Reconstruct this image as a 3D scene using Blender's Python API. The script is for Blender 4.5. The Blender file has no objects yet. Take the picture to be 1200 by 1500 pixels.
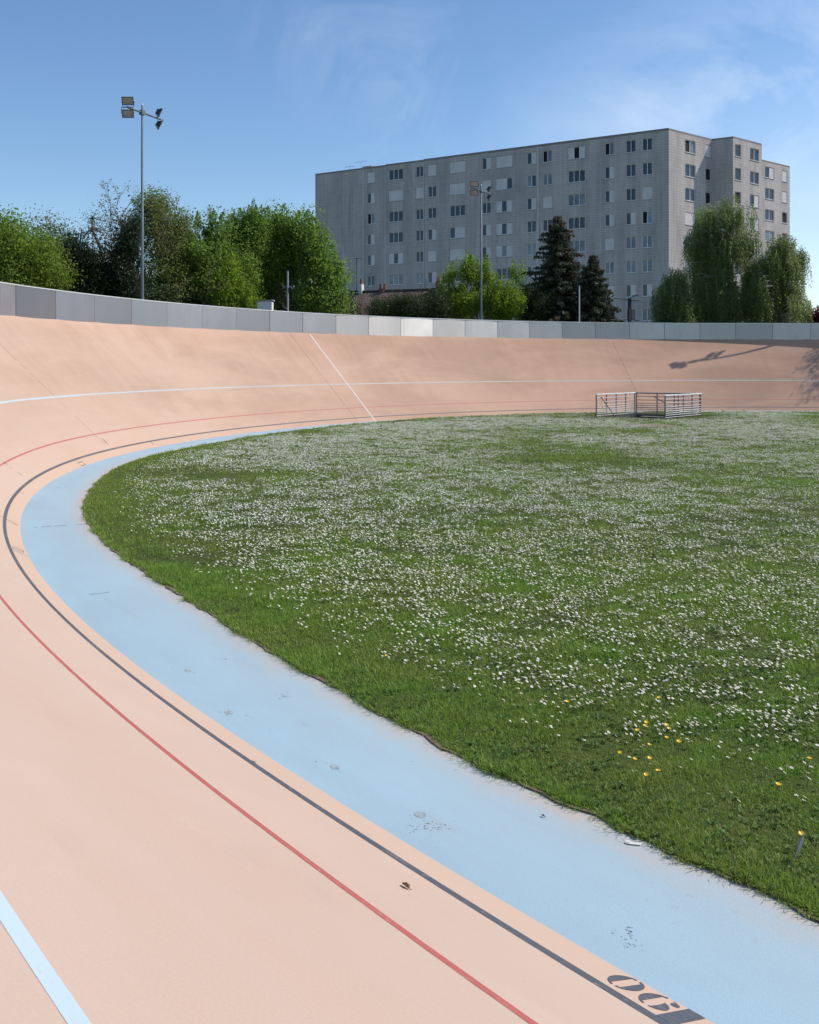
# procedural scene: curve of an outdoor cycling track, flowery infield lawn, apartment block behind
SUN_S, SKY_S, EXPO = 3.9, 0.15, 0.0
SKY_AIR, SKY_DUST, SKY_OZ = 1.0, 0.35, 2.6
CLOUD = (7.6, 8.0, 8.6)
import bpy, math, random
import numpy as np
from mathutils import Vector, Matrix
from mathutils.geometry import delaunay_2d_cdt
R = math.radians
sc = bpy.context.scene
COL = sc.collection
rng = np.random.default_rng(7)
rnd = random.Random(11)

# ------------------------------------------------------------------ camera
F, HY, EYE = 1387.0, 536.5, 2.4          # focal length and horizon row in photo pixels, eye height in metres
cam = bpy.data.cameras.new('camera')
co = bpy.data.objects.new('camera', cam)
COL.objects.link(co)
co.location = (0, 0, EYE)
co.rotation_euler = (R(90), 0, 0)
cam.sensor_fit = 'AUTO'
cam.sensor_width = 36
cam.lens = 36 * F / 1500
cam.shift_y = -(750 - HY) / 1500
cam.clip_end = 6000
cam.clip_start = 0.05
sc.camera = co

def at(px, py, Y):
    return Vector(((px - 600) / F * Y, Y, EYE + (HY - py) / F * Y))

# ------------------------------------------------------------------ helpers
class MB:
    """collects faces; build() links them as one mesh object"""
    def __init__(self):
        self.v, self.f, self.m, self.uv = [], [], [], []
    def face(self, pts, mi=0, uv=None):
        i = len(self.v)
        self.v.extend([tuple(p) for p in pts])
        self.f.append(tuple(range(i, i + len(pts))))
        self.m.append(mi)
        self.uv.append(uv if uv else [(0, 0)] * len(pts))
    def box(self, c, ax, ay, az, mi=0):
        c, ax, ay, az = Vector(c), Vector(ax), Vector(ay), Vector(az)
        P = [c + sx * ax + sy * ay + sz * az for sz in (-1, 1) for sy in (-1, 1) for sx in (-1, 1)]
        for q in ((0, 2, 3, 1), (4, 5, 7, 6), (0, 1, 5, 4), (2, 6, 7, 3), (0, 4, 6, 2), (1, 3, 7, 5)):
            self.face([P[k] for k in q], mi)
    def abox(self, x0, x1, y0, y1, z0, z1, mi=0):
        self.box(((x0 + x1) / 2, (y0 + y1) / 2, (z0 + z1) / 2), ((x1 - x0) / 2, 0, 0), (0, (y1 - y0) / 2, 0), (0, 0, (z1 - z0) / 2), mi)
    def tube(self, pts, rad, n=6, mi=0, cap=True):
        pts = [Vector(p) for p in pts]
        if not hasattr(rad, '__len__'): rad = [rad] * len(pts)
        rings = []
        for k, p in enumerate(pts):
            d = (pts[min(k + 1, len(pts) - 1)] - pts[max(k - 1, 0)])
            d = d.normalized() if d.length > 1e-9 else Vector((0, 0, 1))
            a = d.cross(Vector((0, 0, 1)))
            if a.length < 1e-3: a = Vector((1, 0, 0))
            a.normalize(); b = d.cross(a)
            i = len(self.v)
            for j in range(n):
                t = 2 * math.pi * j / n
                self.v.append(tuple(p + (a * math.cos(t) + b * math.sin(t)) * rad[k]))
            rings.append(i)
        for r0, r1 in zip(rings, rings[1:]):
            for j in range(n):
                k = (j + 1) % n
                self.f.append((r0 + j, r0 + k, r1 + k, r1 + j)); self.m.append(mi); self.uv.append([(0, 0)] * 4)
        if cap:
            for r in (rings[0], rings[-1]):
                self.f.append(tuple(r + j for j in range(n))); self.m.append(mi); self.uv.append([(0, 0)] * n)
    def build(self, name, mats, parent=None, smooth=False, base=None):
        if not isinstance(mats, (list, tuple)): mats = [mats]
        me = bpy.data.meshes.new(name)
        v = self.v
        off = Vector((0, 0, 0))
        if parent is not None:
            r = parent
            while r.parent: r = r.parent
            off = Vector(r.location)
        elif base is not None:
            off = Vector(base)
        if off.length:
            v = [(a - off.x, b - off.y, c - off.z) for a, b, c in v]
        me.from_pydata(v, [], self.f)
        for m in mats: me.materials.append(m)
        me.polygons.foreach_set('material_index', self.m)
        ul = me.uv_layers.new(name='UVMap')
        flat = [x for fu in self.uv for p in fu for x in p]
        ul.data.foreach_set('uv', flat)
        if smooth: me.polygons.foreach_set('use_smooth', [True] * len(self.f))
        me.update()
        o = bpy.data.objects.new(name, me)
        COL.objects.link(o)
        if parent is not None: o.parent = parent
        elif base is not None: o.location = off
        return o

def np_mesh(name, verts, faces, k, mats, tint=None, parent=None, base=None, mi=None, smooth=False):
    """fast mesh of N faces of k corners from arrays"""
    me = bpy.data.meshes.new(name)
    verts = np.asarray(verts, np.float32)
    off = None
    if parent is not None:
        r = parent
        while r.parent: r = r.parent
        off = np.array(r.location)
    elif base is not None: off = np.array(base)
    if off is not None: verts = verts - off[None].astype(np.float32)
    nf = len(faces)
    me.vertices.add(len(verts)); me.vertices.foreach_set('co', verts.ravel())
    me.loops.add(nf * k); me.loops.foreach_set('vertex_index', np.asarray(faces, np.int32).ravel())
    me.polygons.add(nf); me.polygons.foreach_set('loop_start', np.arange(0, nf * k, k, dtype=np.int32))
    for m in (mats if isinstance(mats, (list, tuple)) else [mats]): me.materials.append(m)
    if mi is not None: me.polygons.foreach_set('material_index', np.asarray(mi, np.int32))
    if smooth: me.polygons.foreach_set('use_smooth', np.ones(nf, bool))
    me.update(calc_edges=True); me.validate()
    if tint is not None:
        a = me.attributes.new('tint', 'FLOAT', 'FACE'); a.data.foreach_set('value', np.asarray(tint, np.float32))
    o = bpy.data.objects.new(name, me); COL.objects.link(o)
    if parent is not None: o.parent = parent
    elif base is not None: o.location = tuple(base)
    return o

def tag(o, label=None, cat=None, group=None, kind=None):
    if label: o['label'] = label
    if cat: o['category'] = cat
    if group: o['group'] = group
    if kind: o['kind'] = kind
    return o
def empty(name, loc, label, cat, group=None):
    o = bpy.data.objects.new(name, None); COL.objects.link(o); o.location = loc
    return tag(o, label, cat, group)
def copy_tree(o, parent=None):
    c = o.copy(); COL.objects.link(c)
    if parent: c.parent = parent
    for ch in list(o.children): copy_tree(ch, c)
    return c

# ------------------------------------------------------------------ materials
def nodes(name):
    m = bpy.data.materials.new(name); m.use_nodes = True
    nt = m.node_tree; b = nt.nodes['Principled BSDF']
    return m, nt, b
def N(nt, t, **kw):
    n = nt.nodes.new(t)
    for k, v in kw.items():
        if k in n.inputs: n.inputs[k].default_value = v
        else: setattr(n, k, v)
    return n
def ramp(nt, fac, stops):
    r = nt.nodes.new('ShaderNodeValToRGB')
    e = r.color_ramp.elements
    while len(e) < len(stops): e.new(0.5)
    for el, (p, c) in zip(e, stops):
        el.position = p; el.color = (c[0], c[1], c[2], 1) if hasattr(c, '__len__') else (c, c, c, 1)
    nt.links.new(fac, r.inputs[0]); return r.outputs[0]
def mixc(nt, fac, a, b, mode='MIX'):
    m = nt.nodes.new('ShaderNodeMix'); m.data_type = 'RGBA'; m.blend_type = mode
    for sock, v in ((m.inputs[0], fac), (m.inputs[6], a), (m.inputs[7], b)):
        if hasattr(v, 'links'): nt.links.new(v, sock)
        elif hasattr(v, '__len__'): sock.default_value = (v[0], v[1], v[2], 1)
        else: sock.default_value = v
    return m.outputs[2]
def noise(nt, vec, scale, detail=4, rough=.55, dist=0.0):
    n = nt.nodes.new('ShaderNodeTexNoise')
    n.inputs['Scale'].default_value = scale; n.inputs['Detail'].default_value = detail
    n.inputs['Roughness'].default_value = rough; n.inputs['Distortion'].default_value = dist
    if vec is not None: nt.links.new(vec, n.inputs['Vector'])
    return n.outputs['Fac']
def mapping(nt, vec, scale=(1, 1, 1), loc=(0, 0, 0)):
    m = nt.nodes.new('ShaderNodeMapping'); m.inputs['Scale'].default_value = scale; m.inputs['Location'].default_value = loc
    nt.links.new(vec, m.inputs['Vector']); return m.outputs[0]
def uvc(nt): return nt.nodes.new('ShaderNodeTexCoord').outputs['UV']
def objc(nt): return nt.nodes.new('ShaderNodeTexCoord').outputs['Object']
def math_(nt, op, a, b=None, clamp=False):
    m = nt.nodes.new('ShaderNodeMath'); m.operation = op; m.use_clamp = clamp
    for s, v in zip(m.inputs, (a, b)):
        if v is None: continue
        if hasattr(v, 'links'): nt.links.new(v, s)
        else: s.default_value = v
    return m.outputs[0]
def bump(nt, b, h, strength=.2, dist=.01):
    n = nt.nodes.new('ShaderNodeBump'); n.inputs['Strength'].default_value = strength; n.inputs['Distance'].default_value = dist
    nt.links.new(h, n.inputs['Height']); nt.links.new(n.outputs[0], b.inputs['Normal'])

def plain(name, col, rough=.6, metal=0.0, var=.15, scale=6, spec=None):
    m, nt, b = nodes(name)
    f = noise(nt, objc(nt), scale, 4)
    lo = tuple(c * (1 - var) for c in col); hi = tuple(min(1, c * (1 + var)) for c in col)
    nt.links.new(ramp(nt, f, [(.3, lo), (.7, hi)]), b.inputs['Base Color'])
    b.inputs['Roughness'].default_value = rough; b.inputs['Metallic'].default_value = metal
    if spec is not None: b.inputs['Specular IOR Level'].default_value = spec
    return m

def leaf_mat(name, dark, light, trans=.35, rough=.5, accent=None):
    m, nt, b = nodes(name)
    g = nt.nodes.new('ShaderNodeNewGeometry')
    a = N(nt, 'ShaderNodeAttribute', attribute_name='tint')
    f = math_(nt, 'ADD', math_(nt, 'MULTIPLY', a.outputs['Fac'], .65), math_(nt, 'MULTIPLY', g.outputs['Random Per Island'], .35))
    st = [(0.05, dark), (.95, light)]
    if accent: st.append((1.0, accent))
    c = ramp(nt, f, st)
    nt.links.new(c, b.inputs['Base Color']); b.inputs['Roughness'].default_value = rough
    b.inputs['Specular IOR Level'].default_value = .25
    t = nt.nodes.new('ShaderNodeBsdfTranslucent')
    nt.links.new(mixc(nt, .5, c, tuple(min(1, x * 1.5) for x in light)), t.inputs['Color'])
    mx = nt.nodes.new('ShaderNodeMixShader'); mx.inputs[0].default_value = trans
    nt.links.new(b.outputs[0], mx.inputs[1]); nt.links.new(t.outputs[0], mx.inputs[2])
    nt.links.new(mx.outputs[0], nt.nodes['Material Output'].inputs['Surface'])
    return m

PEACH = (.605, .455, .355)
def track_material():
    m, nt, b = nodes('peach_concrete')
    uv = uvc(nt)
    sx = nt.nodes.new('ShaderNodeSeparateXYZ'); nt.links.new(uv, sx.inputs[0])
    t, s = sx.outputs[0], sx.outputs[1]
    big = noise(nt, mapping(nt, uv, (.22, .5, 1)), 1.0, 5, .6, .4)
    c = ramp(nt, big, [(.28, (.575, .41, .312)), (.5, PEACH), (.72, (.61, .475, .38))])
    # fresh paint between the black line and the inner edge is a bit more orange
    e = math_(nt, 'MULTIPLY', math_(nt, 'LESS_THAN', s, .235), .55)
    c = mixc(nt, e, c, (.625, .44, .315))
    # rain-run and tyre streaks down the slope, stronger towards the far curve and the top
    st = noise(nt, mapping(nt, uv, (1.5, .28, 1)), 1.0, 6, .65, .6)
    pat = noise(nt, mapping(nt, uv, (.30, .35, 1), (3.3, 1.7, 0)), 1.0, 4, .6, .3)
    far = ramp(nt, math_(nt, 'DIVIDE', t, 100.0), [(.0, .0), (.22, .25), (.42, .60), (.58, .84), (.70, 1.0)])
    up = ramp(nt, math_(nt, 'DIVIDE', s, 6.0), [(.05, .15), (.45, .65), (.95, 1.0)])
    d = math_(nt, 'MULTIPLY', math_(nt, 'MULTIPLY', ramp(nt, st, [(.34, 0.0), (.62, 1.0)]), ramp(nt, pat, [(.38, 0.10), (.56, 1.0)])), math_(nt, 'MULTIPLY', far, up))
    c = mixc(nt, math_(nt, 'MULTIPLY', d, .70), c, (.27, .17, .115))
    # broad sun-bleached or more worn slabs, each bay its own tone
    bay = nt.nodes.new('ShaderNodeTexWhiteNoise'); bay.noise_dimensions = '1D'
    nt.links.new(math_(nt, 'FLOOR', math_(nt, 'DIVIDE', math_(nt, 'ADD', t, 3.35), 17.4)), bay.inputs['W'])
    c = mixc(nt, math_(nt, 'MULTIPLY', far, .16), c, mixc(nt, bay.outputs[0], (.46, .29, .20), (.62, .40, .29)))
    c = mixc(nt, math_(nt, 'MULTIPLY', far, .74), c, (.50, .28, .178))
    # pale scuffs and tiny dark specks
    sc1 = noise(nt, mapping(nt, uv, (.9, 3.0, 1), (9, 4, 0)), 1.0, 5, .7, .5)
    c = mixc(nt, ramp(nt, sc1, [(.60, 0.0), (.78, .25)]), c, (.72, .56, .47))
    fine = noise(nt, uv, 90, 3, .7)
    c = mixc(nt, .10, c, ramp(nt, fine, [(.3, (.35, .25, .2)), (.7, (.9, .7, .6))]), 'OVERLAY')
    pt2 = noise(nt, mapping(nt, uv, (.16, .42, 1), (6.1, 2.3, 0)), 1.0, 6, .62, .5)
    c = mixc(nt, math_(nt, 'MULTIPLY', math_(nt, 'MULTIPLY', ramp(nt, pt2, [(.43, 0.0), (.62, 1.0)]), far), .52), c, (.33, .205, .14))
    sk = noise(nt, mapping(nt, uv, (.22, 34, 1), (2, 5, 0)), 1.0, 3, .6, .25)
    skm = noise(nt, mapping(nt, uv, (.5, 1.2, 1), (7, 1, 0)), 1.0, 3)
    c = mixc(nt, math_(nt, 'MULTIPLY', ramp(nt, sk, [(.68, 0.0), (.80, .34)]), ramp(nt, skm, [(.42, 0.0), (.62, 1.0)])), c, (.30, .22, .18))
    blot = noise(nt, mapping(nt, uv, (1.3, 2.2, 1), (1, 8, 0)), 1.0, 7, .68, .8)
    c = mixc(nt, ramp(nt, blot, [(.58, 0.0), (.80, .30)]), c, (.47, .36, .29))
    sp = nt.nodes.new('ShaderNodeTexVoronoi'); sp.inputs['Scale'].default_value = 2.3
    nt.links.new(uv, sp.inputs['Vector'])
    c = mixc(nt, ramp(nt, sp.outputs['Distance'], [(.012, .6), (.022, 0.0)]), c, (.15, .11, .08))
    nt.links.new(c, b.inputs['Base Color']); b.inputs['Roughness'].default_value = .82
    b.inputs['Specular IOR Level'].default_value = .3
    bump(nt, b, fine, .06, .003)
    return m

def blue_material():
    m, nt, b = nodes('blue_band_paint')
    uv = uvc(nt)
    sx = nt.nodes.new('ShaderNodeSeparateXYZ'); nt.links.new(uv, sx.inputs[0])
    big = noise(nt, mapping(nt, uv, (.5, 1.3, 1)), 1.0, 5, .6, .4)
    c = ramp(nt, big, [(.3, (.365, .465, .50)), (.55, (.39, .51, .555)), (.75, (.405, .545, .605))])
    # cleaner at the outer edge, worn and soil-stained along the turf (uv.y carries the distance to the turf)
    w = noise(nt, mapping(nt, uv, (2.2, 3.5, 1)), 1.0, 6, .7, .6)
    k = math_(nt, 'ADD', sx.outputs[1], math_(nt, 'MULTIPLY', math_(nt, 'SUBTRACT', w, .5), .42))
    c = mixc(nt, ramp(nt, k, [(.02, .97), (.09, .60), (.26, .0)]), c, (.56, .44, .34))
    c = mixc(nt, ramp(nt, k, [(.15, .30), (.75, .0)]), c, (.46, .49, .48))
    fine = noise(nt, uv, 110, 3, .7)
    c = mixc(nt, .14, c, ramp(nt, fine, [(.3, (.2, .25, .3)), (.7, (.75, .9, 1))]), 'OVERLAY')
    fl = noise(nt, mapping(nt, uv, (16, 16, 1)), 1.0, 4, .7)
    flm = noise(nt, mapping(nt, uv, (1.1, 1.6, 1), (5, 2, 0)), 1.0, 4, .6)
    c = mixc(nt, math_(nt, 'MULTIPLY', ramp(nt, fl, [(.60, 0.0), (.68, .75)]), ramp(nt, flm, [(.52, 0.0), (.66, 1.0)])), c, (.36, .37, .36))
    sm = noise(nt, mapping(nt, uv, (.9, 5, 1), (3, 3, 0)), 1.0, 6, .65, .5)
    c = mixc(nt, ramp(nt, sm, [(.54, 0.0), (.78, .40)]), c, (.40, .43, .43))
    sp = nt.nodes.new('ShaderNodeTexVoronoi'); sp.inputs['Scale'].default_value = 3.1
    nt.links.new(uv, sp.inputs['Vector'])
    c = mixc(nt, ramp(nt, sp.outputs['Distance'], [(.015, .7), (.03, 0.0)]), c, (.17, .17, .15))
    nt.links.new(c, b.inputs['Base Color']); b.inputs['Roughness'].default_value = .75
    b.inputs['Specular IOR Level'].default_value = .3
    bump(nt, b, fine, .15, .004)
    return m

def paint(name, col, wear=.25, under=PEACH, fade=.30):
    m, nt, b = nodes(name)
    uv = uvc(nt)
    w = noise(nt, mapping(nt, uv, (3, 9, 1)), 1.0, 6, .75, .3)
    c = mixc(nt, ramp(nt, w, [(.56, 0.0), (.80, wear * 1.6)]), col, under)
    sx = nt.nodes.new('ShaderNodeSeparateXYZ'); nt.links.new(uv, sx.inputs[0])
    c = mixc(nt, ramp(nt, math_(nt, 'DIVIDE', sx.outputs[0], 100.0), [(.18, 0.0), (.48, fade)]), c, (.40, .30, .235))
    ch = noise(nt, mapping(nt, uv, (14, 50, 1)), 1.0, 4, .7)
    c = mixc(nt, ramp(nt, ch, [(.60, 0.0), (.66, wear*1.5)]), c, under)
    l = noise(nt, mapping(nt, uv, (.6, 2, 1)), 1.0, 3)
    c = mixc(nt, ramp(nt, l, [(.35, .0), (.7, .22)]), c, tuple(min(1, x * 1.25 + .03) for x in col))
    nt.links.new(c, b.inputs['Base Color']); b.inputs['Roughness'].default_value = .7
    b.inputs['Specular IOR Level'].default_value = .3
    return m

M = {}
M['track'] = track_material()
M['blue'] = blue_material()
M['black'] = paint('dark_grey_line_paint', (.085, .09, .105), .30)
M['red'] = paint('red_line_paint', (.46, .115, .095), .30)
M['ltblue'] = paint('light_blue_line_paint', (.50, .60, .65), .40, PEACH, .60)
M['white'] = paint('white_line_paint', (.74, .72, .68), .25)
M['seam'] = plain('joint_filler', (.25, .17, .125), .9)
M['crackm'] = plain('crack_dirt', (.10, .085, .05), .95, scale=40)
M['weed'] = plain('crack_weed', (.10, .11, .03), .9, scale=60, var=.5)
M['patch'] = plain('bare_worn_concrete', (.34, .39, .395), .9, scale=45, var=.35)
M['conc'] = plain('grey_concrete', (.33, .32, .30), .85)
M['galv'] = plain('galvanised_steel', (.52, .53, .55), .42, .75, .12, 9)
M['galvpole'] = plain('blue_grey_painted_pole', (.13, .155, .18), .55, .0, .15, 3)
M['railpaint'] = plain('pale_grey_rail', (.56, .56, .56), .5, .2, .1, 6)
M['railpost'] = plain('dark_grey_rail_post', (.10, .105, .12), .55, .1, .1, 6)
M['polegrey'] = plain('pale_grey_painted_pole', (.11, .13, .15), .5)
M['alu'] = plain('pale_aluminium_cap', (.78, .78, .77), .45, .3, .05)
M['dark'] = plain('dark_metal', (.035, .037, .04), .5, .3)
M['lamphouse'] = plain('dark_lamp_housing', (.05, .052, .055), .5, .3)
M['soil'] = plain('bare_soil', (.20, .15, .09), .95, scale=14, var=.4)
M['pit'] = plain('pit_concrete', (.10, .10, .095), .9)
M['plank'] = plain('weathered_plank', (.42, .36, .27), .85, scale=12)
M['bark'] = plain('brown_bark', (.085, .065, .048), .95, scale=18, var=.4)
M['birchbark'] = plain('pale_birch_bark', (.42, .40, .36), .85, scale=8, var=.5)
M['render'] = plain('white_render', (.70, .68, .64), .9)
M['cream'] = plain('cream_render', (.55, .50, .42), .9)
M['woodpole'] = plain('dark_creosoted_wood', (.05, .045, .04), .9)
M['brick'] = plain('red_brown_pot', (.22, .10, .065), .85)
def petal_mat():
    m, nt, b = nodes('white_petal')
    b.inputs['Base Color'].default_value = (.86, .85, .80, 1); b.inputs['Roughness'].default_value = .7; b.inputs['Specular IOR Level'].default_value = .2
    t = nt.nodes.new('ShaderNodeBsdfTranslucent'); t.inputs['Color'].default_value = (.86, .84, .74, 1)
    mx = nt.nodes.new('ShaderNodeMixShader'); mx.inputs[0].default_value = .25
    nt.links.new(b.outputs[0], mx.inputs[1]); nt.links.new(t.outputs[0], mx.inputs[2]); nt.links.new(mx.outputs[0], nt.nodes['Material Output'].inputs['Surface'])
    return m
M['petal'] = petal_mat()
M['yellow'] = plain('yellow_petal', (.80, .50, .01), .45, var=.12)
M['stem'] = plain('flower_stem', (.07, .13, .025), .6)

def lens_mat():
    m, nt, b = nodes('lamp_glass')
    f = noise(nt, objc(nt), 4, 2)
    nt.links.new(ramp(nt, f, [(.3, (.40, .37, .32)), (.7, (.55, .51, .45))]), b.inputs['Base Color'])
    b.inputs['Roughness'].default_value = .25; b.inputs['Metallic'].default_value = .2
    return m
M['lens'] = lens_mat()

PANEL_ROT = 0.25
def panel_mat():
    m, nt, b = nodes('brushed_aluminium_sheet')
    uv = uvc(nt)
    oi = nt.nodes.new('ShaderNodeObjectInfo')
    f = noise(nt, mapping(nt, uv, (.8, .6, 1)), 1.0, 4, .6, .3)
    run = noise(nt, mapping(nt, uv, (9, .5, 1)), 1.0, 4, .7)
    c = ramp(nt, f, [(.3, (.60, .555, .525)), (.7, (.69, .64, .605))])
    c = mixc(nt, ramp(nt, run, [(.54, 0.0), (.76, .55)]), c, (.33, .325, .32))
    c = mixc(nt, math_(nt, 'MULTIPLY', oi.outputs['Random'], .75), c, (.39, .36, .342))
    nt.links.new(c, b.inputs['Base Color'])
    b.inputs['Metallic'].default_value = .85
    b.inputs['Anisotropic'].default_value = .88
    nt.links.new(math_(nt, 'ADD', .275, math_(nt, 'MULTIPLY', f, .08)), b.inputs['Roughness'])
    tg = nt.nodes.new('ShaderNodeTangent'); tg.direction_type = 'UV_MAP'; tg.uv_map = 'UVMap'
    nt.links.new(tg.outputs[0], b.inputs['Tangent'])
    b.inputs['Anisotropic Rotation'].default_value = PANEL_ROT
    return m
M['panel'] = panel_mat()

def facade_mat():
    m, nt, b = nodes('grey_cladding_tiles')
    uv = uvc(nt)
    br = nt.nodes.new('ShaderNodeTexBrick')
    br.offset = 0.0; br.squash = 1.0
    for k, v in (('Color1', (.515, .45, .418, 1)), ('Color2', (.575, .50, .462, 1)), ('Mortar', (.765, .685, .64, 1)), ('Scale', 1.0), ('Mortar Size', .022), ('Mortar Smooth', .3), ('Bias', 0.0), ('Brick Width', .60), ('Row Height', .30)):
        br.inputs[k].default_value = v
    nt.links.new(uv, br.inputs['Vector'])
    st = noise(nt, mapping(nt, uv, (.55, .10, 1)), 1.0, 6, .65, .5)
    c = mixc(nt, ramp(nt, st, [(.34, .62), (.62, 0.0)]), br.outputs['Color'], (.28, .245, .23))
    lines = noise(nt, mapping(nt, uv, (.05, 3.4, 1)), 1.0, 3, .6)
    c = mixc(nt, ramp(nt, lines, [(.5, 0.0), (.75, .30)]), c, (.67, .60, .56))
    pt = noise(nt, mapping(nt, uv, (.25, .22, 1)), 1.0, 5, .65)
    c = mixc(nt, ramp(nt, pt, [(.45, 0.0), (.75, .35)]), c, (.65, .58, .545))
    nt.links.new(c, b.inputs['Base Color']); b.inputs['Roughness'].default_value = .8
    b.inputs['Specular IOR Level'].default_value = .25
    return m
M['facade'] = facade_mat()
M['parapet'] = plain('brown_grey_parapet', (.29, .24, .225), .8, scale=.8)
M['frame'] = plain('white_window_frame', (.86, .80, .77), .5, var=.05)
M['sill'] = plain('pale_concrete_sill', (.50, .50, .49), .8)
M['shutter'] = plain('pale_grey_shutter', (.78, .71, .68), .55, var=.08, scale=1.2)
M['void'] = plain('dark_room', (.012, .012, .014), .9)
def glass(name, col, rough=.06):
    m, nt, b = nodes(name)
    f = noise(nt, objc(nt), .6, 2)
    nt.links.new(ramp(nt, f, [(.3, tuple(x * .6 for x in col)), (.7, tuple(x * 1.4 for x in col))]), b.inputs['Base Color'])
    b.inputs['Roughness'].default_value = rough; b.inputs['IOR'].default_value = 1.5
    return m
M['glass'] = glass('dark_window_glass', (.030, .042, .055))
M['curtain'] = glass('curtained_window_glass', (.20, .215, .24), .12)

def roof_mat():
    m, nt, b = nodes('red_brown_roof_tiles')
    uv = uvc(nt)
    br = nt.nodes.new('ShaderNodeTexBrick')
    for k, v in (('Color1', (.17, .085, .06, 1)), ('Color2', (.25, .14, .10, 1)), ('Mortar', (.07, .045, .04, 1)), ('Scale', 1.0), ('Mortar Size', .035), ('Brick Width', .25), ('Row Height', .26)):
        br.inputs[k].default_value = v
    nt.links.new(uv, br.inputs['Vector'])
    f = noise(nt, mapping(nt, uv, (.6, .6, 1)), 1, 5)
    nt.links.new(mixc(nt, ramp(nt, f, [(.45, 0), (.7, .5)]), br.outputs['Color'], (.24, .20, .17)), b.inputs['Base Color'])
    b.inputs['Roughness'].default_value = .9
    bump(nt, b, br.outputs['Fac'], .6, .03)
    return m
M['roof'] = roof_mat()

def ground_mat(name, a, b_, sc_, c=None):
    m, nt, b = nodes(name)
    f = noise(nt, objc(nt), sc_, 6, .65)
    g = noise(nt, objc(nt), sc_ * 60, 6, .75)
    x = mixc(nt, .6, ramp(nt, f, [(.35, a), (.65, b_)]), ramp(nt, g, [(.3, a), (.7, b_)]))
    nt.links.new(x, b.inputs['Base Color']); b.inputs['Roughness'].default_value = .95
    b.inputs['Specular IOR Level'].default_value = .1
    return m
M['lawn'] = ground_mat('turf_soil_and_thatch', (.022, .038, .008), (.10, .115, .035), .9)
M['ground'] = ground_mat('outer_ground', (.045, .065, .025), (.09, .10, .05), .15)

def grass_mat():
    m, nt, b = nodes('grass_blade')
    g = nt.nodes.new('ShaderNodeNewGeometry')
    o = objc(nt)
    big = noise(nt, o, .55, 5, .6, .4)
    med = noise(nt, o, 2.6, 4, .6)
    base = ramp(nt, g.outputs['Random Per Island'], [(.0, (.085, .155, .018)), (.40, (.235, .35, .048)), (.72, (.35, .45, .075)), (.90, (.43, .46, .15)), (1.0, (.60, .54, .30))])
    lush = ramp(nt, g.outputs['Random Per Island'], [(.0, (.080, .185, .018)), (.5, (.225, .40, .05)), (1.0, (.37, .55, .085))])
    c = mixc(nt, ramp(nt, big, [(.42, 0.0), (.60, .8)]), base, lush)
    c = mixc(nt, ramp(nt, med, [(.56, 0.0), (.74, .45)]), c, (.24, .215, .08))
    nt.links.new(c, b.inputs['Base Color']); b.inputs['Roughness'].default_value = .45
    b.inputs['Specular IOR Level'].default_value = .3
    t = nt.nodes.new('ShaderNodeBsdfTranslucent')
    nt.links.new(mixc(nt, .4, c, (.30, .42, .04)), t.inputs['Color'])
    mx = nt.nodes.new('ShaderNodeMixShader'); mx.inputs[0].default_value = .40
    nt.links.new(b.outputs[0], mx.inputs[1]); nt.links.new(t.outputs[0], mx.inputs[2])
    nt.links.new(mx.outputs[0], nt.nodes['Material Output'].inputs['Surface'])
    return m
M['grass'] = grass_mat()
M['clover'] = leaf_mat('broad_weed_leaf', (.030, .075, .016), (.19, .30, .07), .35)
L_ = leaf_mat
M['lf_maple'] = L_('bright_green_leaves', (.065, .130, .024), (.26, .38, .068), .55)
M['lf_poplar'] = L_('yellow_green_leaves', (.055, .11, .010), (.31, .43, .045), .5)
M['lf_mid'] = L_('mid_green_leaves', (.075, .105, .028), (.25, .30, .08), .5)
M['lf_acacia'] = L_('light_acacia_leaves', (.085, .135, .020), (.28, .38, .055), .5)
M['lf_olive'] = L_('olive_brown_leaves', (.06, .078, .026), (.22, .235, .078), .45)
M['lf_seed'] = L_('brown_seed_clusters', (.11, .085, .05), (.28, .21, .12), .4)
M['lf_yew'] = L_('dark_yew_needles', (.010, .020, .008), (.042, .065, .022), .2)
M['lf_spruce'] = L_('dark_spruce_needles', (.024, .030, .018), (.115, .125, .075), .25, .6)
M['lf_brown'] = L_('rusty_cones', (.07, .03, .018), (.16, .075, .045), .1, .7)
M['lf_birch'] = L_('drooping_birch_leaves', (.06, .09, .030), (.28, .35, .12), .52)
M['lf_hedge'] = L_('dark_hedge_leaves', (.018, .032, .011), (.085, .12, .04), .3)
M['lf_red'] = L_('dark_red_leaves', (.05, .010, .014), (.17, .03, .04), .3)
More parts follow.
